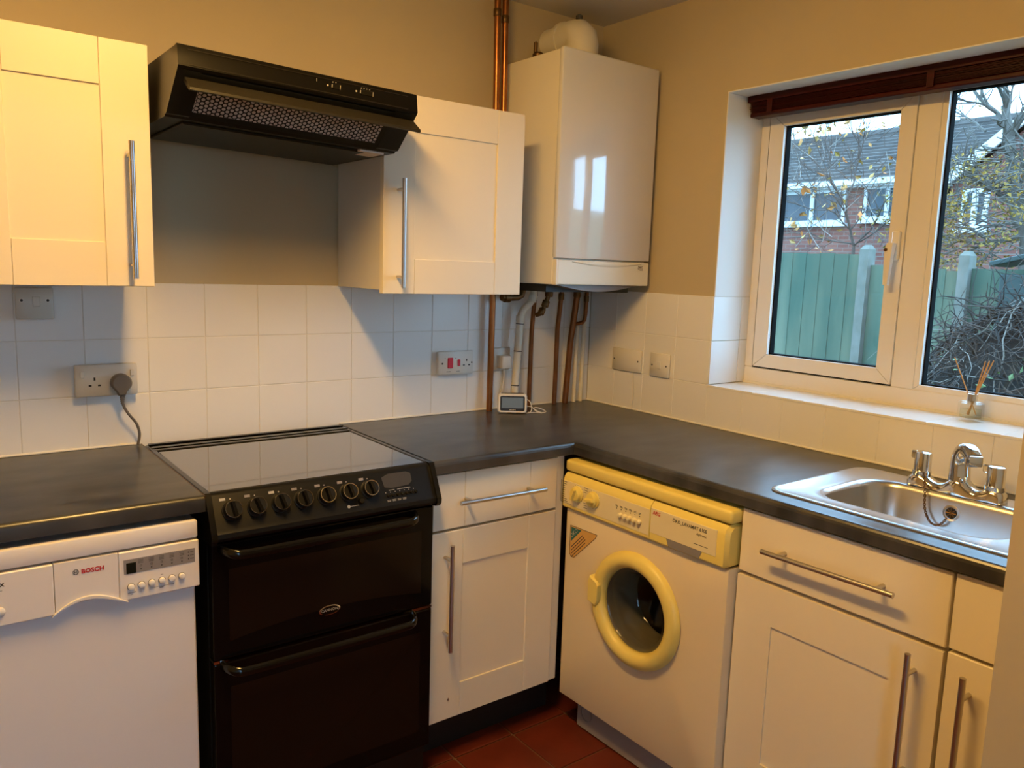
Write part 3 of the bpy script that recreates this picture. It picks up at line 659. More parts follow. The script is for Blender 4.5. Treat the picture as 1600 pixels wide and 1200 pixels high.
MB().lathe([(.007, .0), (.007, .03), (.003, .034)], (-.417, -.12, 2.150), (0, 0, 1), 12).build('nozzle', 'brass', t, smooth=40)

# ------------------------------------------------------------------ pipes
def pipe(name, pts, r, mat, label, parts=(), group=None, cat='pipe'):
    o = MB().tube(pts, r, 14).build(name, mat, org=pts[0], smooth=50); tag(o, label, cat, group)
    for nm, c, d, prof, mt in parts: MB().lathe(prof, c, d, 16).build(nm, mt, o, smooth=40)
    return o
COL = lambda r: [(r*.9, -.012), (r, -.010), (r, .010), (r*.9, .012)]
pipe('copper_pipe', [(-.527, -.045, 2.339), (-.520, -.045, 1.9), (-.5035, -.032, 1.30), (-.5035, -.030, .911)], .0112, 'copperbright',
     'left copper pipe from ceiling, passing down to worktop behind thermostat', [('joint', (-.5265, -.045, 2.27), (0, 0, 1), COL(.0135), 'brass')])
pipe('copper_pipe', [(-.494, -.045, 2.339), (-.488, -.045, 1.9), (-.470, -.040, 1.55), (-.470, -.040, 1.42)], .0112, 'copperbright',
     'right copper pipe from ceiling beside the boiler casing', [('joint', (-.4935, -.045, 2.255), (0, 0, 1), COL(.0135), 'brass')])
pipe('brass_elbow_pipe', [(-.478, -.06, 1.322), (-.44, -.06, 1.322), (-.412, -.06, 1.323), (-.397, -.06, 1.330), (-.390, -.06, 1.352), (-.390, -.06, 1.36)], .0125, 'brass',
     'short dull brass elbow pipe under the boiler left side', [('nut', (-.462, -.06, 1.322), (1, 0, 0), COL(.018), 'brass'), ('nut', (-.478, -.06, 1.322), (1, 0, 0), [(.013, -.006), (.013, .006)], 'brass')])
pipe('copper_pipe', [(-.3215, -.030, .911), (-.3205, -.032, 1.20), (-.319, -.045, 1.36)], .0082, 'copper', 'thin dark copper pipe directly right of the white waste pipe',
     [('joint', (-.3195, -.043, 1.338), (0, 0, 1), COL(.0105), 'brass')])
pipe('copper_pipe', [(-.1955, -.030, .911), (-.1945, -.031, 1.20), (-.190, -.045, 1.36)], .0088, 'copper', 'dark copper pipe standing in the middle under the boiler',
     [('joint', (-.1912, -.042, 1.325), (0, 0, 1), COL(.0112), 'brass')])
pipe('copper_pipe', [(-.1405, -.030, .911), (-.127, -.032, 1.15), (-.114, -.050, 1.36)], .0118, 'copper', 'thick copper pipe nearest the corner under the boiler',
     [('joint', (-.1155, -.047, 1.335), (0, 0, 1), COL(.014), 'brass')])
pipe('copper_pipe', [(-.072, -.055, 1.36), (-.074, -.053, 1.26), (-.077, -.052, 1.236), (-.086, -.050, 1.226), (-.100, -.045, 1.222), (-.121, -.040, 1.221)], .0075, 'copper', 'short bent copper pipe branching off beside the corner',
     [('joint', (-.073, -.054, 1.318), (0, 0, 1), COL(.0095), 'brass')])
pipe('valve_pipe', [(-.285, -.085, 1.36), (-.290, -.080, 1.32), (-.302, -.075, 1.285), (-.314, -.068, 1.262), (-.320, -.055, 1.258)], .0085, 'brass', 'brass valve hanging under the boiler beside the waste pipe',
     [('nut', (-.287, -.084, 1.338), (.1, 0, 1), COL(.0145), 'brass'), ('nut', (-.297, -.078, 1.300), (.35, 0, 1), COL(.0135), 'brass'), ('nut', (-.309, -.072, 1.272), (.5, 0, 1), COL(.0125), 'brass')])
pipe('white_pipe', [(-.085, -.018, .911), (-.080, -.018, 1.34)], .0078, 'pvc', 'left one of two thin cream painted pipes in the corner')
pipe('white_pipe', [(-.050, -.018, .911), (-.045, -.018, 1.34)], .0078, 'pvc', 'right one of two thin cream painted pipes in the corner')
wpts = [(-.404, -.045, .940), (-.395, -.045, 1.10), (-.386, -.045, 1.238), (-.383, -.047, 1.262), (-.374, -.05, 1.280), (-.356, -.058, 1.300), (-.346, -.062, 1.315), (-.343, -.064, 1.335), (-.342, -.064, 1.349)]
wo = pipe('waste_pipe', wpts, .0135, 'pvc', 'white plastic condensate pipe behind the thermostat', [('coupling', (-.386, -.045, 1.245), (.06, 0, 1), COL(.0165), 'pvc'), ('coupling', (-.346, -.062, 1.318), (.2, -.1, 1), COL(.0155), 'pvc')])
for z in (1.226, 1.126, 1.000): MB().lathe([(.0145, -.0015), (.0152, -.0015), (.0152, .0015), (.0145, .0015)], (-.404+.018*(z-.94)/.298, -.045, z), (.06, 0, 1), 16).build('pipe_band', 'clip', wo)

# ------------------------------------------------------------------ washing machine (local a = distance along the window wall)
t = thing('washing_machine', 'old cream front loading washing machine with yellowed trim', 'washing machine', (-.3, -.88, 0))
A0, A1 = .576, 1.190; cA, cZ = .889, .497
MB(RIGHT).box(A0+.006, A0+.012, -.555, -.02, .09, .84).box(A1-.010, A1-.004, -.555, -.02, .09, .84).box(A0+.012, A1-.010, -.03, -.02, .09, .84).box(A0+.012, A1-.010, -.555, -.03, .09, .10).box(A0+.012, A1-.010, -.555, -.03, .825, .84).box(A0+.012, A1-.010, -.555, -.545, .715, .825).build('body', 'wash', t)
MB(RIGHT).box(A0, A1, -.607, -.02, .826, .862, .009).build('lid', 'yellow', t, smooth=50)
# front panel with a round hole
def plate_hole(m, a0, a1, z0, z1, ca, cz, r, b0, b1, rc, n=64):
    out = []
    for i in range(n):
        th = 2*math.pi*i/n; dx, dz = math.cos(th), math.sin(th); best = 1e9
        if dx > 1e-9: best = min(best, (a1-ca)/dx)
        if dx < -1e-9: best = min(best, (a0-ca)/dx)
        if dz > 1e-9: best = min(best, (z1-cz)/dz)
        if dz < -1e-9: best = min(best, (z0-cz)/dz)
        out.append((ca+dx*best, cz+dz*best))
    for X, Z in ((a0, z0), (a1, z0), (a1, z1), (a0, z1)):       # snap the nearest sample to each corner
        k = min(range(n), key=lambda q: (out[q][0]-X)**2+(out[q][1]-Z)**2); out[k] = (X, Z)
    inn = [(ca+r*math.cos(2*math.pi*i/n), cz+r*math.sin(2*math.pi*i/n)) for i in range(n)]
    sh_ = lambda p, d: (min(max(p[0], a0+d), a1-d), min(max(p[1], z0+d), z1-d))
    L = [[(p[0], b1, p[1]) for p in inn], [(p[0], b1, p[1]) for p in out], [(p[0], b0+rc, p[1]) for p in out],
         [(*(lambda q: (q[0],))(sh_(p, rc*.3)), b0+rc*.3, sh_(p, rc*.3)[1]) for p in out], [(sh_(p, rc)[0], b0, sh_(p, rc)[1]) for p in out],
         [(p[0], b0, p[1]) for p in inn]]
    L.append(L[0]); m.loft(L, False, False)
fpn = MB(RIGHT); plate_hole(fpn, A0+.006, A1-.002, .108, .712, cA, cZ, .150, -.602, -.556, .010)
fpn.build('front_panel', 'wash', t, smooth=40)
MB(RIGHT).box(A0+.012, A1-.010, -.590, -.556, .708, .722).build('shadow_gap', 'black', t)
# fascia
FB = -.614
prof = [(-.556, .714), (FB+.006, .714), (FB, .720), (FB, .800), (FB+.004, .812), (FB+.014, .822), (-.556, .823)]
fa = MB(RIGHT); fa.loft([[(a, b, z) for b, z in prof] for a in (A0+.004, .9325)]); fl_ = fa.build('fascia', 'yellow', t, smooth=40)
fa = MB(RIGHT); fa.loft([[(a, b, z) for b, z in prof] for a in (.9345, A1-.012, A1-.004)][:2]); 
e = [(b*.985-.0085 if b < -.6 else b, z) for b, z in prof]
fa.loft([[(A1-.012, b, z) for b, z in prof], [(A1-.003, min(b+.010, -.556), (z-.768)*.90+.768) for b, z in prof]]); fr_ = fa.build('detergent_drawer', 'yellow', t, smooth=40)
MB(RIGHT).box(A0+.008, .931, FB-.0012, FB+.002, .727, .800, .0008).build('fascia_plate', 'washpanel', fl_)
MB(RIGHT).box(.936, A1-.035, FB-.0012, FB+.002, .738, .806, .0008).build('drawer_plate', 'washpanel', fr_)
MB(RIGHT).loft([[(.995, b, .738), (1.112, b, .738), (1.104, b, .7185), (1.003, b, .7185)] for b in (FB-.0016, FB+.004)]).build('drawer_grip', 'greypanel', fr_)
rt = (0, -1, 0)
def rp(a, z, b=FB-.0013): return RIGHT(a, b, z)
text('AEG', .0135, rp(.944, .7905), rt, (0, 0, 1), 'redprint', fr_, bold=.0004)
text('ÖKO_LAVAMAT 6100', .0128, rp(1.012, .7885), rt, (0, 0, 1), 'print', fr_, sx=.92, bold=.0002)
text('digitronic', .0085, rp(1.092, .7765), rt, (0, 0, 1), 'print', fr_)
MB(RIGHT).box(1.085, 1.130, FB-.0017, FB, .7520, .7532).build('printed_line', 'print', fr_)
for a, lab in ((.645, 0), (.714, 1)):
    k = MB(RIGHT).lathe([(.0245, 0), (.0245, .004), (.0205, .006), (.0195, .014), (.017, .016)], (a, FB-.001, .7705), (0, -1, 0), 28).build('knob', 'yellow', fl_, smooth=35)
    an = R(70 if lab == 0 else 8); g = MB(RIGHT); ca, sa = math.cos(an), math.sin(an)
    L = []
    for h, w_, l_ in ((FB-.014, .006, .018), (FB-.026, .003, .0165)):
        L.append([(a+(u*l_*ca-v*w_*sa), h, .7705+(u*l_*sa+v*w_*ca)) for u, v in ((-1, -1), (1, -1), (1, 1), (-1, 1))])
    g.loft(L).build('knob_grip', 'yellow', k)
    mk = MB(RIGHT)
    for q in range(16):
        th = 2*math.pi*q/16; mk.box(a+.0262*math.cos(th)-.0006, a+.0262*math.cos(th)+.0006, FB-.0018, FB-.0008, .7705+.0262*math.sin(th)-.0006, .7705+.0262*math.sin(th)+.0006)
    mk.build('dial_marks', 'print', fl_)
mk = MB(RIGHT)
for q in range(10):
    z = .7945-q*.0066; mk.box(.577+(.002 if q % 2 else 0), .577+rnd.uniform(.016, .026)-.012*(abs(q-4.5) < 3), FB-.0018, FB-.0008, z, z+.0014)
    if q not in (3, 4, 5, 6): mk.box(.672, .672+rnd.uniform(.010, .018), FB-.0018, FB-.0008, z+.001, z+.0023)
mk.box(.571, .572, FB-.0018, FB-.0008, .731, .799).box(.571, .62, FB-.0018, FB-.0008, .7305, .7312)
for k in range(6):
    a = .809+k*.0177; mk.box(a-.005, a+.004, FB-.0018, FB-.0008, .7790, .7802).box(a-.004, a+.005, FB-.0018, FB-.0008, .7760, .7771).box(a-.0012, a+.0012, FB-.0018, FB-.0008, .7695, .7725)
mk.build('printed_text', 'print', fl_)
for k in range(5):
    MB(RIGHT).lathe([(.0075, 0), (.0075, .007), (.0055, .0105), (.002, .0115)], (.8265+k*.0177, FB-.001, .7555), (0, -1, 0), 18).build('push_button', 'washpanel', fl_, smooth=40)
# door: yellowed ring, catch, glass bowl
dr = MB(RIGHT).lathe([(.158, -.004), (.1655, .004), (.1640, .013), (.155, .022), (.142, .0265), (.130, .0245), (.1205, .016), (.117, .004), (.117, -.03)], (cA, -.602, cZ), (0, -1, 0), 64, False).build('door_ring', 'yellow', t, smooth=50)
tz = math.radians(0)
L = []
for hgt, s in ((-.604, 1.0), (-.630, 1.0), (-.634, .9)):
    L.append([(cA-.142+u*s, hgt, cZ+.012+v*s) for u, v in ((-.021, -.036), (.012, -.042), (.020, -.026), (.021, .022), (.014, .032), (-.016, .043), (-.022, .03))])
MB(RIGHT).loft(L).build('door_catch', 'yellow', dr, smooth=30)
MB(RIGHT).lathe([(.1165, .000), (.110, .004), (.104, -.001), (.088, -.060), (.083, -.090), (.060, -.105), (.001, -.112)], (cA, -.606, cZ), (0, -1, 0), 48, False).build('glass_bowl', 'smoke', dr, smooth=60)
MB(RIGHT).lathe([(.146, .004), (.119, .002), (.112, -.012), (.115, -.020), (.109, -.034), (.112, -.044), (.108, -.062), (.108, -.12), (.14, -.13)], (cA, -.602, cZ), (0, -1, 0), 48, False).build('door_gasket', 'rubber', t, smooth=50)
dm = MB(RIGHT).lathe([(.150, -.118), (.205, -.128), (.215, -.16), (.215, -.40), (.20, -.44), (.02, -.45)], (cA, -.602, cZ), (0, -1, 0), 48, False).build('drum', 'drum', t, smooth=40)
MB(RIGHT).box(A0+.05, A1-.03, -.556, -.54, .006, .107).build('kick_plate', 'greyplinth', t)
ring(RIGHT(.667, -.5565, .060), .022, .0245, RIGHT, 'greypanel', t, 'filter_cover', 24, .002)
for a in (A0+.07, A1-.07):
    MB(RIGHT).lathe([(.018, .001), (.018, .012), (.008, .014), (.008, .095)], (a, -.50, 0), (0, 0, 1), 12).build('foot', 'black', t)
# triangular sticker
st = MB(RIGHT); tri = [(.607, .662), (.722, .664), (.717, .653), (.627, .566), (.614, .566), (.607, .575)]
so = st.loft([[(a, b, z) for a, z in tri] for b in (-.6026, -.6018)]).build('sticker', 'sticker_tan', t)
MB(RIGHT).loft([[(a, b, z) for a, z in ((.611, .658), (.656, .659), (.611, .612))] for b in (-.6030, -.6025)]).build('sticker_corner', 'sticker_teal', so)
dg = Vector((1, 0, 1)).normalized()
for k, (o_, l0, l1) in enumerate(((.010, .0, .068), (.022, .0, .078), (.034, .004, .085), (.046, .0, .085), (.005, .0, .07))):
    if k == 4: continue
    p = Vector((.6135, 0, .606-o_*.9)); q = p+Vector((.70, 0, .72))*l1
    q = Vector((min(q.x, .712), 0, min(q.z, .655)))
    m = MB(RIGHT); m.loft([[(p.x, b, p.z), (q.x, b, q.z), (q.x+.0016, b, q.z-.0016), (p.x+.0016, b, p.z-.0016)] for b in (-.6030, -.6025)]).build('sticker_line', 'print', so)
text('ÖKO', .017, RIGHT(.614, -.6031, .624), Vector(RIGHT(1, 0, 1)), Vector(RIGHT(-1, 0, 1)), 'lightprint', so)
br = MB(RIGHT)
for k in range(len(tri)):
    p, q = tri[k], tri[(k+1) % len(tri)]; br.cyl((p[0], -.6028, p[1]), (q[0], -.6028, q[1]), .0007, 5)
br.build('sticker_border', 'print', so)

# ------------------------------------------------------------------ sink
t = thing('sink', 'stainless steel inset sink with one bowl and small drainer', 'sink', (-.3, -1.5, .91))
SX0, SX1, SY0, SY1 = -.520, -.078, -1.822, -1.212
bx0, bx1, by0, by1 = -.445, -.155, -1.705, -1.292
def rr(x0, x1, y0, y1, r, z): return rrect(x0, x1, y0, y1, r, z, 10)
loops = [rr(SX0, SX1, SY0, SY1, .045, .9103), rr(SX0, SX1, SY0, SY1, .045, .9125), rr(SX0+.004, SX1-.004, SY0+.004, SY1-.004, .043, .9150),
         rr(SX0+.012, SX1-.012, SY0+.012, SY1-.012, .038, .9145), rr(SX0+.020, SX1-.020, SY0+.020, SY1-.020, .034, .9115),
         rr(bx0-.020, bx1+.014, by0-.014, by1+.022, .085, .9115), rr(bx0-.008, bx1+.006, by0-.006, by1+.010, .082, .9105), rr(bx0, bx1, by0, by1, .080, .9065),
         rr(bx0+.004, bx1-.004, by0+.004, by1-.004, .078, .895), rr(bx0+.012, bx1-.012, by0+.012, by1-.012, .072, .79), rr(bx0+.022, bx1-.022, by0+.022, by1-.022, .065, .768), rr(bx0+.045, bx1-.045, by0+.045, by1-.045, .05, .758)]
so = MB().loft(loops, False, True).build('bowl', 'sink', t, smooth=50)
for k in range(6):
    dr_ = MB(); x = -.42+k*.046; dr_.tube([(x-.012, -1.742, .9118), (x-.010, -1.748, .9135), (x-.010, -1.80, .9135), (x-.006, -1.806, .9118)], .0035, 6)
    dr_.build('drainer_rib', 'sink', t, smooth=60)
ov = MB().lathe([(.020, 0), (.020, .003), (.016, .004), (.013, .001)], (-.1585, -1.497, .868), (-1, 0, .05), 24).build('overflow', 'steel', t, smooth=40)
og = MB(); og.lathe([(.0135, 0), (.0135, .002)], (-.1595, -1.497, .868), (-1, 0, .05), 20); og.build('overflow_hole', 'black', t)
for a in range(0, 180, 45):
    c_, s_ = .012*math.cos(R(a)), .012*math.sin(R(a)); MB().cyl((-.1620, -1.497-c_, .868-s_), (-.1620, -1.497+c_, .868+s_), .0014, 6).build('overflow_bar', 'brass', ov)
MB().lathe([(.036, 0), (.036, .002), (.028, .003), (.02, -.004)], (-.30, -1.50, .7582), (0, 0, 1), 24).build('waste_fitting', 'chrome', t, smooth=40)

# mixer tap
TX = -.128
t = thing('mixer_tap', 'chrome kitchen mixer tap with two valves on the sink ledge', 'tap', (TX, -1.50, .9115))
yl, ys_, yr = -1.402, -1.496, -1.574
# bridge: raised at both ends and in the middle
L = []
for k in range(33):
    s = k/32; y = -1.375-.224*s
    hgt = .016+.022*(math.exp(-((y-yl)/.024)**2)+math.exp(-((y-yr)/.024)**2))+.034*math.exp(-((y-ys_)/.026)**2)
    wd = .0235+.005*math.exp(-((y-ys_)/.03)**2)
    if k in (0, 32): wd *= .8
    L.append([(TX-wd, y, .9120), (TX-wd*.95, y, .9116+hgt*.5), (TX-wd*.62, y, .9116+hgt*.92), (TX, y, .9116+hgt), (TX+wd*.62, y, .9116+hgt*.92), (TX+wd*.95, y, .9116+hgt*.5), (TX+wd, y, .9120)])
MB().loft(L).build('base', 'chrome', t, smooth=70)
for y in (yl, yr):
    v = MB().lathe([(.0220, .028), (.0222, .038), (.0205, .040), (.0198, .080), (.0185, .085), (.014, .087)], (TX, y, .9120), (0, 0, 1), 24).build('valve_handle', 'chrome', t, smooth=40)
    MB().box(TX-.005, TX+.006, y+.015, y+.030, .978, .998, .003).build('lever', 'chrome', v)
# spout: rising and curling forward over the bowl
SD = Vector((-.66, -.751, 0)); SB = Vector((TX+.002, ys_+.004, 0))
p = bez([SB+Vector((0, 0, .942)), SB-SD*.003+Vector((0, 0, .985)), SB+SD*.004+Vector((0, 0, 1.012)), SB+SD*.020+Vector((0, 0, 1.027)), SB+SD*.040+Vector((0, 0, 1.025)), SB+SD*.056+Vector((0, 0, 1.016))], 6)
L = []
for k, q in enumerate(p):
    tg = (p[min(k+1, len(p)-1)]-p[max(k-1, 0)]).normalized(); u = Vector((SD.y, -SD.x, 0)); v = tg.cross(u).normalized(); s = k/(len(p)-1)
    ru = .0235-.006*s; rv = .021-.010*s
    L.append([tuple(q+u*ru*math.copysign(abs(math.cos(a))**.7, math.cos(a))+v*rv*math.copysign(abs(math.sin(a))**.7, math.sin(a))) for a in [2*math.pi*i/20 for i in range(20)]])
sp = MB().loft(L).build('spout', 'chrome', t, smooth=50)
XS = lambda a, b_, c: tuple(SB+SD*a+Vector((SD.y, -SD.x, 0))*b_+Vector((0, 0, c)))
MB(XS).box(.044, .070, -.0165, .0165, .994, 1.021, .004).build('nozzle', 'chrome', sp, smooth=40)
MB().lathe([(.022, .030), (.0235, .040), (.0215, .046)], (TX+.002, ys_+.004, .9116), (0, 0, 1), 24).build('spout_collar', 'chrome', t, smooth=40)
# plug chain hanging from the tap base into the bowl
pts = bez([(TX-.022, -1.420, .948), (TX-.032, -1.426, .928), (TX-.043, -1.435, .905), (TX-.048, -1.440, .870), (TX-.052, -1.455, .842), (TX-.053, -1.472, .834), (TX-.053, -1.486, .842), (TX-.048, -1.495, .858)], 14)
ch = MB(); acc = 0; last = pts[0]; k = 0
for q in pts[1:]:
    if (q-last).length >= .0042:
        mid = (q+last)/2; d_ = (q-last).normalized(); n_ = d_.cross(Vector((1, .3, .2))).normalized()
        if k % 2: n_ = n_.cross(d_)
        lp = [mid+d_*.0040*math.cos(a)+n_*.0026*math.sin(a) for a in [2*math.pi*i/8 for i in range(9)]]
        ch.tube(lp, .0010, 5, cap=False); last = q; k += 1
tag(ch.build('plug_chain', 'brass', org=pts[0], smooth=60), 'fine metal plug chain hanging from the tap into the sink bowl', 'chain')

# ------------------------------------------------------------------ reed diffuser on the sill
SZ = WZ0+.0032; dc = Vector((.128, -1.396, SZ))
t = thing('diffuser_bottle', 'square glass diffuser bottle standing on the window sill', 'bottle', tuple(dc))
rot = Matrix.Rotation(R(-30), 3, 'Z'); XR = lambda a, b, c: tuple(dc+rot @ Vector((a, b, c)))
hw = .024
L = [rrect(-hw, hw, -hw, hw, .004, .0, 3), rrect(-hw-.0015, hw+.0015, -hw-.0015, hw+.0015, .005, .003, 3), rrect(-hw-.0015, hw+.0015, -hw-.0015, hw+.0015, .005, .008, 3), rrect(-hw, hw, -hw, hw, .005, .011, 3), rrect(-hw, hw, -hw, hw, .005, .050, 3), rrect(-hw+.003, hw-.003, -hw+.003, hw-.003, .005, .054, 3), rrect(-.011, .011, -.011, .011, .0105, .056, 3), rrect(-.011, .011, -.011, .011, .0105, .060, 3),
     rrect(-.008, .008, -.008, .008, .0075, .060, 3), rrect(-.008, .008, -.008, .008, .0075, .053, 3), rrect(-hw+.005, hw-.005, -hw+.005, hw-.005, .004, .048, 3), rrect(-hw+.004, hw-.004, -hw+.004, hw-.004, .004, .010, 3)]
MB(XR).loft(L).build('bottle', 'glass', t, smooth=30)
MB(XR).loft([rrect(-hw+.0045, hw-.0045, -hw+.0045, hw-.0045, .004, z, 3) for z in (.0105, .034)]).build('oil', 'liquid', t, smooth=30)
MB().lathe([(.0135, .0565), (.0135, .0755), (.0115, .0765), (.0075, .0765), (.0075, .0565)], dc, (0, 0, 1), 24, False).build('collar', 'chrome', t, smooth=40)
reeds = [((-.004, .004), (-.012, .052, .170), 'reed leaning away to the left by itself'), ((.002, -.003), (.006, -.020, .166), 'leftmost of the reeds leaning right in the diffuser'), ((.000, -.004), (.010, -.028, .168), 'second of the reeds leaning right in the diffuser'),
         ((.003, -.005), (.002, -.031, .164), 'third of the reeds leaning right in the diffuser'), ((.004, -.004), (.006, -.040, .170), 'rightmost reed leaning right in the diffuser')]
for (a, b), top, lab in reeds:
    p0 = dc+Vector((a, b, .062)); p1 = dc+Vector(top); d_ = (p1-p0).normalized(); pb_ = p0-d_*.046
    tag(MB().cyl(pb_, p1, .0016, 8).build('diffuser_reed', 'reed', org=pb_, smooth=50), lab, 'reed', 'reeds in the diffuser')

# ------------------------------------------------------------------ sockets and switches
def plate(name, label, cat, a0, a1, z0, z1, xf, mat='socket', depth=.010, back=0.0):
    t = thing(name, label, cat, xf((a0+a1)/2, 0, z0))
    if back: MB(xf).box(a0+.002, a1-.002, -back, -.0004, z0+.002, z1-.002, .002).build('back_box', mat, t)
    MB(xf).box(a0, a1, -depth-back, -.0004-back, z0, z1, .003).build('face_plate', mat, t, smooth=50)
    return t, -depth-back
def screws(t, xf, b, pts):
    for a, z in pts: MB(xf).lathe([(.0032, 0), (.0032, .0008)], (a, b, z), (0, -1, 0), 10).build('screw', 'clip', t)
def pins(m, a, z, b):
    m.box(a-.0022, a+.0022, b-.0008, b+.002, z+.006, z+.014).box(a-.0145, a-.0075, b-.0008, b+.002, z-.0095, z-.0050).box(a+.0075, a+.0145, b-.0008, b+.002, z-.0095, z-.0050)
t, b = plate('double_socket', 'double wall socket with a grey plug, left of the cooker', 'socket', -1.829, -1.679, 1.055, 1.140, IDX, 'socketgrey', .009, .022)
m = MB(); pins(m, -1.783, 1.092, b); m.build('pin_hole', 'black', t)
for a in (-1.812, -1.692): MB().box(a-.005, a+.005, b-.004, b+.001, 1.106, 1.124, .0015).build('rocker_switch', 'socketgrey', t)
t = thing('plug', 'grey plug pushed into the left double socket with its trailing cord', 'plug', (-1.722, b-.02, 1.07))
pc = Vector((-1.722, b-.0005, 1.090))
ol = [(.026*math.cos(R(a))*1.0, .025*math.sin(R(a))) for a in range(-20, 201, 20)]+[(-.012, -.024), (-.008, -.034), (.008, -.034), (.012, -.024)]
MB().loft([[(pc.x+x*s, pc.y-h, pc.z+z*s) for x, z in ol] for h, s in ((0, .96), (.004, 1.0), (.022, .98), (.028, .86))]).build('plug_body', 'greyplug', t, smooth=50)
for k in range(4): MB().lathe([(.0062-.0006*k, -.002), (.0062-.0006*k, .002)], (pc.x+.001, pc.y-.014, 1.052-k*.0055), (0, 0, 1), 12).build('strain_relief', 'greyplug', t)
pts = bez([(pc.x+.001, pc.y-.014, 1.056), (pc.x+.003, pc.y-.014, 1.030), (pc.x+.016, pc.y-.010, 1.004), (pc.x+.036, pc.y-.002, .975), (pc.x+.044, pc.y+.003, .945), (pc.x+.040, pc.y+.007, .914)], 8)
MB().tube(pts, .0036, 10).build('cord', 'greyplug', t, smooth=60)
t, b = plate('light_switch', 'small grey wall switch directly under the left wall cabinet', 'switch', -1.951, -1.867, 1.260, 1.340, IDX, 'socketgrey', .009, .018)
MB().box(-1.914, -1.897, b-.005, b+.001, 1.292, 1.318, .0015).build('rocker_switch', 'socketgrey', t)
for a in (-1.937, -1.880): ring((a, b+.0002, 1.3075), .0032, .0052, IDX, 'socket', t, 'screw_ring'); MB().lathe([(.0034, 0), (.0034, .0004)], (a, b, 1.3075), (0, -1, 0), 10).build('screw', 'black', t)
t, b = plate('cooker_switch', 'cooker switch with red rockers and a socket, right of cooker', 'switch', -.718, -.573, 1.051, 1.133, IDX, 'socket', .010, .012)
MB().box(-.681, -.660, b-.006, b+.001, 1.074, 1.111, .002).build('red_rocker', 'red', t); MB().box(-.640, -.630, b-.005, b+.001, 1.080, 1.104, .0015).build('red_rocker', 'red', t)
m = MB(); pins(m, -.602, 1.090, b); m.build('pin_hole', 'black', t); screws(t, IDX, b, [(-.702, 1.091), (-.580, 1.091)])
MB().box(-.685, -.668, b-.0005, b+.001, 1.061, 1.0625).box(-.644, -.630, b-.0005, b+.001, 1.061, 1.0625).box(-.693, -.689, b-.0005, b+.001, 1.108, 1.1095).box(-.650, -.645, b-.0005, b+.001, 1.108, 1.1095).build('printed_marks', 'print', t)
t, b = plate('single_socket', 'single wall socket with a small white adaptor behind copper pipe', 'socket', -.486, -.400, 1.054, 1.137, IDX, 'socket', .010)
MB().box(-.414, -.408, b-.004, b+.001, 1.116, 1.124, .001).build('rocker_switch', 'socket', t); screws(t, IDX, b, [(-.478, 1.094)])
t = thing('power_adaptor', 'small white power adaptor plugged into the single socket', 'adaptor', (-.443, b, 1.066))
MB().box(-.463, -.425, b-.040, b-.0004, 1.064, 1.110, .003).build('adaptor_body', 'socket', t, smooth=50)
MB().tube(bez([(-.448, b-.028, 1.064), (-.448, b-.030, 1.03), (-.455, b-.030, .99), (-.464, b-.036, .958), (-.462, b-.05, .936)], 8), .0016, 6).build('cord', 'socket', t, smooth=60)
t, b = plate('blank_plate', 'wide blank double plate on the window wall near the corner', 'plate', .145, .295, 1.054, 1.138, RIGHT, 'socket', .010); screws(t, RIGHT, b, [(.158, 1.096), (.282, 1.096)])
t, b = plate('light_switch', 'square single switch on the window wall beside the blank plate', 'switch', .340, .434, 1.052, 1.138, RIGHT, 'socket', .010); screws(t, RIGHT, b, [(.353, 1.094), (.421, 1.094)])
MB(RIGHT).box(.380, .396, b-.004, b+.001, 1.082, 1.108, .0015).build('rocker_switch', 'socket', t)
tag(MB().tube(bez([(-.006, -.256, 1.056), (-.0065, -.258, 1.02), (-.005, -.262, .97), (-.006, -.256, .914)], 8), .0022, 6).build('wall_cable', 'caulk', org=(-.006, -.256, .914), smooth=60), 'thin cream cable running down the tiles from blank plate', 'cable')

# ------------------------------------------------------------------ thermostat display standing on the worktop
tc_ = Vector((-.457, -.107, .9112)); ry = Matrix.Rotation(R(-34), 3, 'Z') @ Matrix.Rotation(R(-6), 3, 'X')
XT = lambda a, b_, c: tuple(tc_+ry @ Vector((a, b_, c)))
t = thing('energy_display', 'small white framed digital display standing on the worktop', 'display', tuple(tc_))
W2, H2 = .0525, .070
def rz(x0, x1, z0, z1, r, y): return [(p[0], y, p[1]) for p in [(q[0], q[1]) for q in rrect(x0, x1, z0, z1, r, 0, 5)]]
MB(XT).loft([rz(-W2, W2, 0, H2, .011, .014), rz(-W2, W2, 0, H2, .011, -.004), rz(-W2+.003, W2-.003, .003, H2-.003, .009, -.008)]).build('case', 'socket', t, smooth=40)
MB(XT).loft([rz(-W2+.0085, W2-.0085, .0085, H2-.0085, .005, y) for y in (-.0070, -.0086)]).build('bezel', 'black', t)
MB(XT).box(-W2+.014, W2-.014, -.0092, -.0084, .018, H2-.0135).build('screen', 'lcdlit', t)
MB(XT).box(-W2+.012, W2-.012, -.001, .010, H2-.001, H2+.0022, .0008).build('top_bar', 'black', t)
text('secure', .0085, XT(0, -.0089, .0105), ry @ Vector((1, 0, 0)), ry @ Vector((0, 0, 1)), 'lightprint', t, align='CENTER', bold=.0003)
MB(XT).box(-.03, .03, .014, .034, .0006, .006, .001).build('stand', 'socket', t)
def cable(pts, lab): return tag(MB().tube(bez(pts, 8), .0016, 6).build('white_cable', 'socket', org=pts[0], smooth=60), lab, 'cable', 'cable by the display')
cable([XT(W2+.001, .004, .050), XT(W2+.012, .0, .040), XT(W2+.017, -.004, .018), XT(W2+.011, -.008, .004), XT(W2-.002, -.009, .0018)], 'white cable looping down from right side of the display')
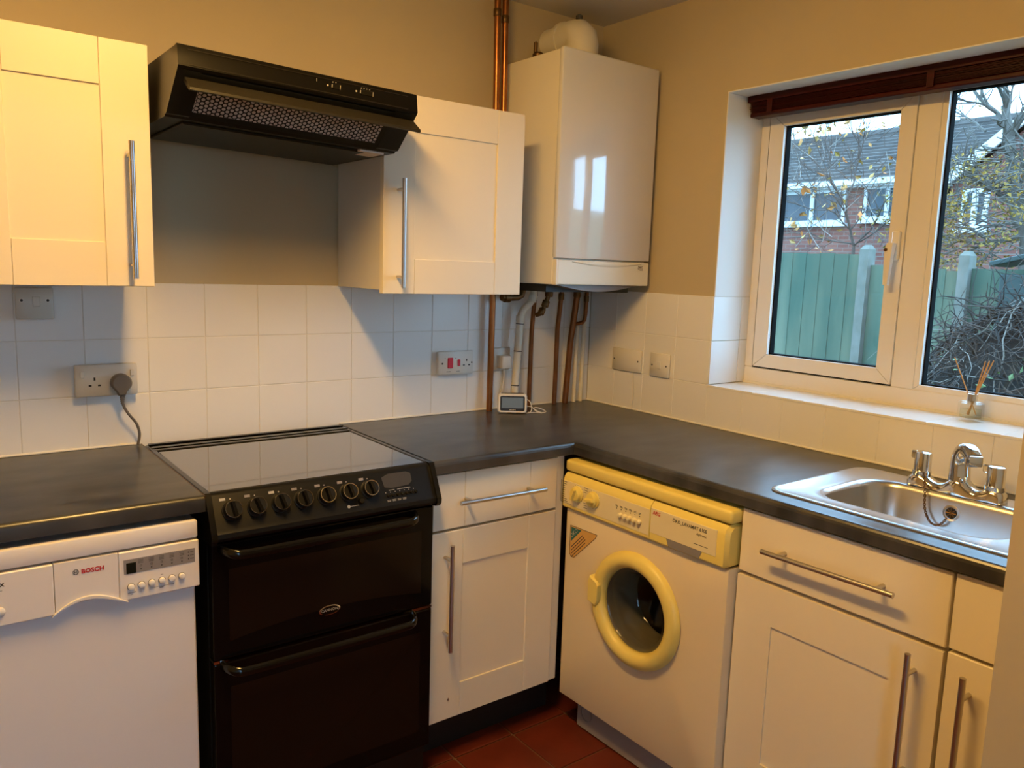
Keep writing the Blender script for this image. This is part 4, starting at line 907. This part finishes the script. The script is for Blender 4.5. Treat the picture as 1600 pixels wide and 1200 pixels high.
cable([XT(W2+.001, .006, .026), XT(W2+.02, .006, .022), XT(W2+.034, .002, .008), XT(W2+.050, .0, .003), XT(W2+.056, .008, .003), XT(W2+.044, .016, .006), XT(W2+.028, .012, .016), XT(W2+.03, .002, .022), XT(W2+.050, .010, .018), XT(W2+.070, .014, .008), XT(W2+.062, .018, .003), XT(W2+.036, .016, .0022), XT(W2+.006, .012, .003)], 'coil of thin white cable lying on the worktop beside the display')

# ------------------------------------------------------------------ strip light on the ceiling (above the frame)
LY0, LY1, LX = -1.54, -.90, -1.68
t = thing('strip_light', 'ceiling strip light above the cooker, out of view', 'lamp', (LX, (LY0+LY1)/2, ZC))
MB().box(LX-.05, LX+.05, LY0-.03, LY1+.03, ZC-.03, ZC, .004).build('housing', 'white', t)
em = bpy.data.materials.new('tube_glow'); em.use_nodes = True; n_ = em.node_tree.nodes; n_.remove(n_['Principled BSDF']); e_ = n_.new('ShaderNodeEmission')
e_.inputs[0].default_value = (*LAMP_COL, 1); e_.inputs[1].default_value = LAMP_POWER; em.node_tree.links.new(e_.outputs[0], n_['Material Output'].inputs[0])
MB().prism([(LX-.06, ZC-.0305), (LX-.06, ZC-.055), (LX-.05, ZC-.065), (LX+.05, ZC-.065), (LX+.06, ZC-.055), (LX+.06, ZC-.0305)], 'y', LY0, LY1).build('diffuser', em, t)

# ------------------------------------------------------------------ garden
gr = MB().box(-14, 30, -20, 32, -.40, -.25).build('garden_ground', 'lawn'); struct(gr, 'garden ground beyond the window', 'ground')
fn = thing('garden_fence', 'weathered green board fence with concrete posts across the garden', 'fence', (4.0, 1.5, -.25))
posts = [4.6, 2.85, 1.095, .33, -1.4, -3.2]
ftop = {0: 1.72, 1: 1.69, 2: 1.665, 3: 1.580, 4: 1.55, 5: 1.52}
for k, y in enumerate(posts):
    zt = (1.76, 1.74, 1.70, 1.655, 1.62, 1.6)[k]
    q = MB(); hx_, hy_ = .055, .037
    q.loft([[(4.0-hx_, y-hy_, -.25), (4.0+hx_, y-hy_, -.25), (4.0+hx_, y+hy_, -.25), (4.0-hx_, y+hy_, -.25)], [(4.0-hx_, y-hy_, zt-.035), (4.0+hx_, y-hy_, zt-.035), (4.0+hx_, y+hy_, zt-.035), (4.0-hx_, y+hy_, zt-.035)], [(4.0-.02, y-.02, zt), (4.0+.02, y-.02, zt), (4.0+.02, y+.02, zt), (4.0-.02, y+.02, zt)]])
    q.build('post', 'post', fn)
for k in range(len(posts)-1):
    ya_, yb_ = posts[k]-.038, posts[k+1]+.038; n = max(1, round((ya_-yb_)/.125)); wd = (ya_-yb_)/n
    for i in range(n):
        y1 = ya_-i*wd; zt = ftop[k+1]+(ftop[k]-ftop[k+1])*(1-(i+.5)/n)*.5-(.075 if k == 2 else .035)+rnd.uniform(-.006, .006)
        b_ = MB(); y0 = y1-wd-.010
        b_.loft([[(4.000, y1, z), (4.012, y1, z), (4.012, y0, z), (3.995, y0, z)] for z in (-.22, zt)]); b_.build('board', 'fence', fn)
    MB().box(4.016, 4.055, yb_, ya_, .35, .42).box(4.016, 4.055, yb_, ya_, 1.25, 1.32).build('rail', 'fence', fn)

# neighbour's house
ho = thing('neighbour_house', 'red brick house with grey tiled roof beyond the fence', 'house', (12.6, 5.0, -.25))
EZ = 3.22; RX, RZ = 14.2, 4.40
MB().box(12.0, 16.4, 3.0, 13.0, -.25, EZ).build('wall', 'brick', ho)
gy0, gy1, gxf = 3.62, -.55, 10.5; apy = (gy0+gy1)/2; sl = .80; apz = 2.86+sl*(gy0-apy)
MB().prism([(gy0-.12, -.25), (gy1+.12, -.25), (gy1+.12, 2.84), (apy, apz-.10), (gy0-.12, 2.84)], 'x', gxf, 14.2).build('gable_wall', 'brick', ho)
ncr = 14
for k in range(ncr):            # main roof courses, each lapping the one below
    s0, s1 = k/ncr, (k+1.25)/ncr
    for sgn in (1,):
        x0, x1 = 11.75+(RX-11.75)*s0, 11.75+(RX-11.75)*min(s1, 1); z0, z1 = EZ-.06+(RZ-EZ+.06)*s0, EZ-.06+(RZ-EZ+.06)*min(s1, 1)
        MB().loft([[(x0, y, z0+.075), (x1, y, z1+.015), (x1, y, z1-.02), (x0, y, z0+.01)] for y in (13.2, 2.6)]).build('roof_course', 'roof', ho)
MB().loft([[(RX, y, RZ), (16.65, y, EZ-.06), (16.65, y, EZ-.1), (RX, y, RZ-.04)] for y in (13.2, 2.6)]).build('rear_roof', 'roof', ho)
MB().loft([[(11.9, y, EZ-.03), (RX, y, RZ-.02), (RX, y, RZ-.06), (11.9, y, EZ-.07)] for y in (13.2, 2.6)]).build('roof_board', 'roof', ho)
for k in range(24): MB().cyl((RX, 13.2-k*.44, RZ+.02), (RX, 13.2-k*.44-.43, RZ+.02), .11, 8).build('ridge_tile', 'roof', ho)
MB().box(11.68, 11.80, 3.6, 13.2, EZ-.10, EZ+.0).box(11.80, 12.0, 3.6, 13.2, EZ-.13, EZ-.10).build('gutter', 'housewhite', ho)
for sgn in (1, -1):             # gable roof courses
    for k in range(12):
        s0, s1 = k/12, (k+1.25)/12; ye = gy0+.12 if sgn > 0 else gy1-.12
        y0, y1 = ye+(apy-ye)*s0, ye+(apy-ye)*min(s1, 1); zb = 2.86-.10
        z0, z1 = zb+(apz+.04-zb)*s0, zb+(apz+.04-zb)*min(s1, 1)
        MB().loft([[(x, y0, z0+.075), (x, y1, z1+.02), (x, y1, z1-.02), (x, y0, z0)] for x in (gxf-.16, 14.2)]).build('roof_course', 'roof', ho)
    ye = gy0+.12 if sgn > 0 else gy1-.12
    MB().loft([[(x, ye, 2.76-.12), (x, ye, 2.76+.06), (x, apy, apz+.08), (x, apy, apz-.10)] for x in (gxf-.20, gxf-.15)]).build('bargeboard', 'housewhite', ho)
def hwin(x, ya, yb, z0, z1, mull, name='window'):
    f = MB(); q = .065
    f.box(x-.05, x+.02, yb, ya, z0, z0+q).box(x-.05, x+.02, yb, ya, z1-q, z1).box(x-.05, x+.02, ya-q, ya, z0+q, z1-q).box(x-.05, x+.02, yb, yb+q, z0+q, z1-q)
    for s in mull: y = ya+(yb-ya)*s; f.box(x-.05, x+.02, y-q*.6, y+q*.6, z0+q, z1-q)
    f.box(x-.12, x+.02, yb-.06, ya+.06, z0-.06, z0)
    w_ = f.build(name, 'housewhite', ho); MB().box(x-.012, x-.004, yb+q*.5, ya-q*.5, z0+q*.5, z1-q*.5).build('pane', 'housepane', w_)
hwin(12.0, 7.45, 6.05, 2.46, 3.10, (.5,)); hwin(12.0, 5.70, 4.70, 2.50, 3.12, (.45,)); hwin(12.0, 9.4, 8.0, 2.46, 3.10, (.5,))
hwin(gxf, 3.30, 2.93, 2.22, 2.80, (.5,)); hwin(gxf, 1.4, .5, 2.22, 2.80, (.5,))

def ray(u, v):
    return (cr_*((u-800)/1242.2)-cu_*((v-600)/1242.2)+cf_)
def at(u, v, x):
    d = ray(u, v); return CAMPOS+d*((x-CAMPOS.x)/d.x)
def twig(m, p, d, length, r, depth, rg, tips, spread=.55, seg=5, up=.12):
    path = [p.copy()]; q = p.copy(); dd = d.normalized(); nodes = []
    for k in range(seg):
        dd = (dd+Vector((rg.gauss(0, .13), rg.gauss(0, .13), rg.gauss(0, .10)+up*.3))).normalized(); q = q+dd*length/seg; path.append(q.copy()); nodes.append((q.copy(), dd.copy(), k))
    m.tube(path, r, 5 if r > .01 else 4, r1=r*.55)
    tips.append((path[-1], dd.copy()))
    if depth > 0:
        for q, dd, k in nodes[1:]:
            for _ in range(1 if rg.random() < .72 else 2):
                a = Vector((rg.gauss(0, 1), rg.gauss(0, 1), rg.gauss(0, .7)+up)).normalized()
                nd = (dd+a*spread*1.5).normalized()
                twig(m, q, nd, length*rg.uniform(.45, .72), r*.55, depth-1, rg, tips, spread, max(3, seg-1), up)
def leaves(m, spots, size, rg):
    for p, d in spots:
        a = Vector((rg.gauss(0, 1), rg.gauss(0, 1), rg.gauss(0, 1))).normalized(); b = a.cross(Vector((rg.gauss(0, 1), rg.gauss(0, 1), 1))).normalized(); s = size*rg.uniform(.6, 1.25)
        n_ = a.cross(b)*s*.12
        vs = [p, p+a*s*.5+b*s*.32+n_, p+a*s*1.1, p+a*s*.5-b*s*.32+n_, p+a*s*.5-n_*.4]
        m.add([tuple(v) for v in vs], [(0, 1, 4), (1, 2, 4), (2, 3, 4), (3, 0, 4)])
# sapling behind the fence
rg = random.Random(11); X = 5.2
t = thing('sapling', 'sparse leafless sapling with orange leaves seen through left pane', 'tree', tuple(Vector((X, at(1335, 400, X).y, -.25))))
m = MB(); tips = []; b0 = Vector((X, at(1336, 400, X).y, -.25)); b1 = at(1334, 385, X); m.tube([b0, b0+(b1-b0)*.5+Vector((0, .02, 0)), b1], .028, 6, r1=.018); m.build('trunk', 'twig', t, smooth=60)
for (u0, v0), (u1, v1), r in (((1334, 385), (1322, 320), .015), ((1322, 320), (1265, 235), .011), ((1334, 385), (1375, 300), .010), ((1326, 340), (1240, 330), .009), ((1320, 320), (1335, 225), .010), ((1334, 382), (1395, 350), .008), ((1300, 290), (1300, 215), .007), ((1330, 380), (1262, 375), .008)):
    m = MB(); tp = []; a = at(u0, v0, X); b = at(u1, v1, X+rg.uniform(-.3, .3)); twig(m, a, b-a, (b-a).length, r, 3, rg, tp, .5, 5, .1); m.build('branch', 'twig', t, smooth=60); tips += tp
m = MB(); ends = []
for _ in range(150):           # fine outer twigs
    u, v = rg.uniform(1215, 1425), rg.triangular(190, 395, 330); a = at(u, v, X+rg.uniform(-.6, .5)); L_ = rg.uniform(.10, .38)
    d = Vector((rg.gauss(0, .3), rg.gauss(0, .7)-(u-1330)*.004, rg.uniform(.1, 1.0))).normalized(); q = a+d*L_*.5+Vector((0, rg.gauss(0, .02), rg.gauss(0, .02))); e = a+d*L_
    m.tube([a, q, e], rg.uniform(.0030, .0052), 4, r1=.0018); ends += [(e, d), (q, d)]
m.build('twigs', 'twig', t)['kind'] = 'stuff'
m = MB()
for _ in range(26):            # pale stems among the twigs
    u, v = rg.uniform(1215, 1420), rg.uniform(215, 390); a = at(u, v, X+rg.uniform(-.6, .2)); d = Vector((rg.gauss(0, .2), rg.gauss(0, .45), rg.uniform(.4, 1.0))).normalized(); m.tube([a, a+d*.14+Vector((0, rg.gauss(0, .02), 0)), a+d*.30], .0042, 4, r1=.002)
m.build('pale_twigs', 'palevine', t)['kind'] = 'stuff'
pool = ends+tips
m = MB(); leaves(m, [(pool[rg.randrange(len(pool))][0]+Vector((rg.gauss(0, .02), rg.gauss(0, .03), rg.gauss(0, .03))), None) for _ in range(130)], .072, rg); o = m.build('leaves', 'leafo', t); o['kind'] = 'stuff'
m = MB(); leaves(m, [(at(rg.gauss(1400, 22), rg.gauss(330, 35), X)+Vector((rg.gauss(0, .05), 0, 0)), None) for _ in range(90)]+[(pool[rg.randrange(len(pool))][0], None) for _ in range(40)], .055, rg); o = m.build('leaves', 'leafy', t); o['kind'] = 'stuff'
# yellow-leaved tree at the right
rg = random.Random(5); X = 6.4
t = thing('yellow_tree', 'grey barked tree with yellow autumn leaves seen through right pane', 'tree', (X, at(1606, 395, X).y, -.25))
tb = [Vector((X, at(1608, 420, X).y, -.25)), at(1606, 400, X), at(1590, 340, X), at(1582, 275, X), at(1578, 215, X), at(1570, 165, X)]
MB().tube(bez(tb, 5), .085, 8, r1=.035).build('trunk', 'bark', t, smooth=60)
tips = []
for (u0, v0), (u1, v1), r in (((1590, 338), (1545, 300), .035), ((1545, 300), (1500, 255), .020), ((1580, 250), (1540, 200), .026), ((1576, 200), (1520, 120), .026), ((1578, 215), (1640, 120), .03), ((1572, 170), (1590, 60), .028), ((1572, 170), (1555, 70), .022),
                              ((1588, 330), (1680, 250), .035), ((1600, 372), (1500, 390), .022), ((1540, 372), (1470, 345), .015), ((1600, 380), (1690, 370), .03), ((1540, 205), (1490, 180), .014), ((1520, 130), (1480, 110), .012), ((1595, 350), (1530, 340), .016), ((1583, 280), (1620, 200), .02)):
    m = MB(); tp = []; a = at(u0, v0, X); b = at(u1, v1, X+rg.uniform(-.5, .4)); twig(m, a, b-a, (b-a).length, r, 2, rg, tp, .55, 6, .08); m.build('branch', 'bark', t, smooth=60)
    tips += [q for q in tp]
hi = [(q[0]+Vector((rg.gauss(0, .07), rg.gauss(0, .07), rg.gauss(0, .05))), q[1]) for q in tips if rg.random() < .10]
cl = []
while len(cl) < 62:            # leaf sprays, leaving gaps through which the gable shows
    u, v = rg.uniform(1465, 1650), rg.gauss(318, 46)
    if 1492 < u < 1556 and 288 < v < 366: continue
    if 1540 < u < 1600 and 300 < v < 372 and rg.random() < .8: continue
    if v < 235: continue
    cl.append(at(u, v, X+rg.uniform(-.7, .5)))
sp_ = []
for c_ in cl:
    for _ in range(34): sp_.append((c_+Vector((rg.gauss(0, .10), rg.gauss(0, .13), rg.gauss(0, .050))), None))
m = MB(); leaves(m, sp_+hi, .042, rg); o = m.build('leaves', 'leafy', t); o['kind'] = 'stuff'
m = MB()
for c_ in cl:
    for _ in range(5):
        a = c_+Vector((rg.gauss(0, .1), rg.gauss(0, .2), rg.gauss(0, .08))); b = a+Vector((rg.gauss(0, .1), rg.gauss(0, .3), rg.gauss(0, .12))); m.tube([a, (a+b)/2+Vector((0, 0, rg.gauss(0, .03))), b], .006, 4, r1=.003)
o = m.build('twigs', 'bark', t); o['kind'] = 'stuff'
# tangle of dead climber in front of the fence
rg = random.Random(3)
t = thing('bramble_heap', 'dense dark tangle of dead climber stems outside the right pane', 'bush', (3.3, -.1, -.25))
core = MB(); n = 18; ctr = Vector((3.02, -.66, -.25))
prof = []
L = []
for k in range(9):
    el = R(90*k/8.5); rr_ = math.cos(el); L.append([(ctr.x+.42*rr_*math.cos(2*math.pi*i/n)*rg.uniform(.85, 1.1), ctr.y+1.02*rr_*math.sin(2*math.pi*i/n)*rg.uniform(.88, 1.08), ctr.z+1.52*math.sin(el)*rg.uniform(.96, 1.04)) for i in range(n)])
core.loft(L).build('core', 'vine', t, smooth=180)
def stems(nm, num, mat, r0, r1, off, lab=None):
    m = MB()
    for _ in range(num):
        th = rg.uniform(math.pi*.42, math.pi*1.58); el = rg.uniform(0.05, 1.5); p = Vector((ctr.x+.45*math.cos(el)*math.cos(th), ctr.y+1.07*math.cos(el)*math.sin(th), ctr.z+1.56*math.sin(el)))
        d = Vector((rg.gauss(-.3, .5), rg.gauss(0, 1), rg.gauss(0, .8))).normalized(); path = [p]; q = p.copy(); Ls = rg.uniform(.15, .55)
        for k in range(6):
            d = (d+Vector((rg.gauss(0, .3), rg.gauss(0, .4), rg.gauss(-.08, .4)))).normalized(); q = q+d*Ls/6
            v = q-ctr; e_ = math.sqrt((v.x/.47)**2+(v.y/1.10)**2+(v.z/1.6)**2)
            if e_ < 1: q = ctr+v*(1.0/e_)
            path.append(q.copy())
        m.tube(path, rg.uniform(r0, r1), 4, r1=.0012)
    o = m.build(nm, mat, t, smooth=60); o['kind'] = 'stuff'; return o
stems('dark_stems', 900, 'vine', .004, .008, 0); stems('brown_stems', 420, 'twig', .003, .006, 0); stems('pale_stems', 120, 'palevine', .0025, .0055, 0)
m = MB(); leaves(m, [(Vector((ctr.x-.48*math.cos(a), ctr.y+1.0*math.sin(a), 1.0+rg.gauss(0, .18))), None) for a in [rg.uniform(-.4, 1.2) for _ in range(26)]], .05, rg); m.build('leaves', 'leafg', t)['kind'] = 'stuff'
# green lid poking up over the bramble
p = at(1578, 405, 3.75)
lid = thing('storage_box', 'dark green tilted lid of a garden box above the brambles', 'box', (3.75, p.y-.15, -.25))
c0 = Vector((3.75, p.y-.17, p.z+.02)); XB = lambda a, b_, c: tuple(c0+Matrix.Rotation(R(-14), 3, 'X') @ Vector((a, b_, c)))
MB(XB).box(-.16, .16, -.30, .24, -.018, .018, .008).build('lid', 'greenlid', lid); MB().box(3.62, 3.88, p.y-.44, p.y-.0, -.25, p.z-.10, .01).build('box', 'greenlid', lid)

for o in bpy.data.objects:      # fine print and tiny marks, too small to pick apart
    if o.type == 'MESH' and o.name.split('.')[0] in ('printed_marks', 'printed_mark', 'printed_text', 'printed_symbols', 'printed_dots', 'dial_marks', 'switch_edge', 'emblem_bars', 'pin_hole', 'badge', 'fascia_bead', 'sticker_border'):
        o['kind'] = 'stuff'
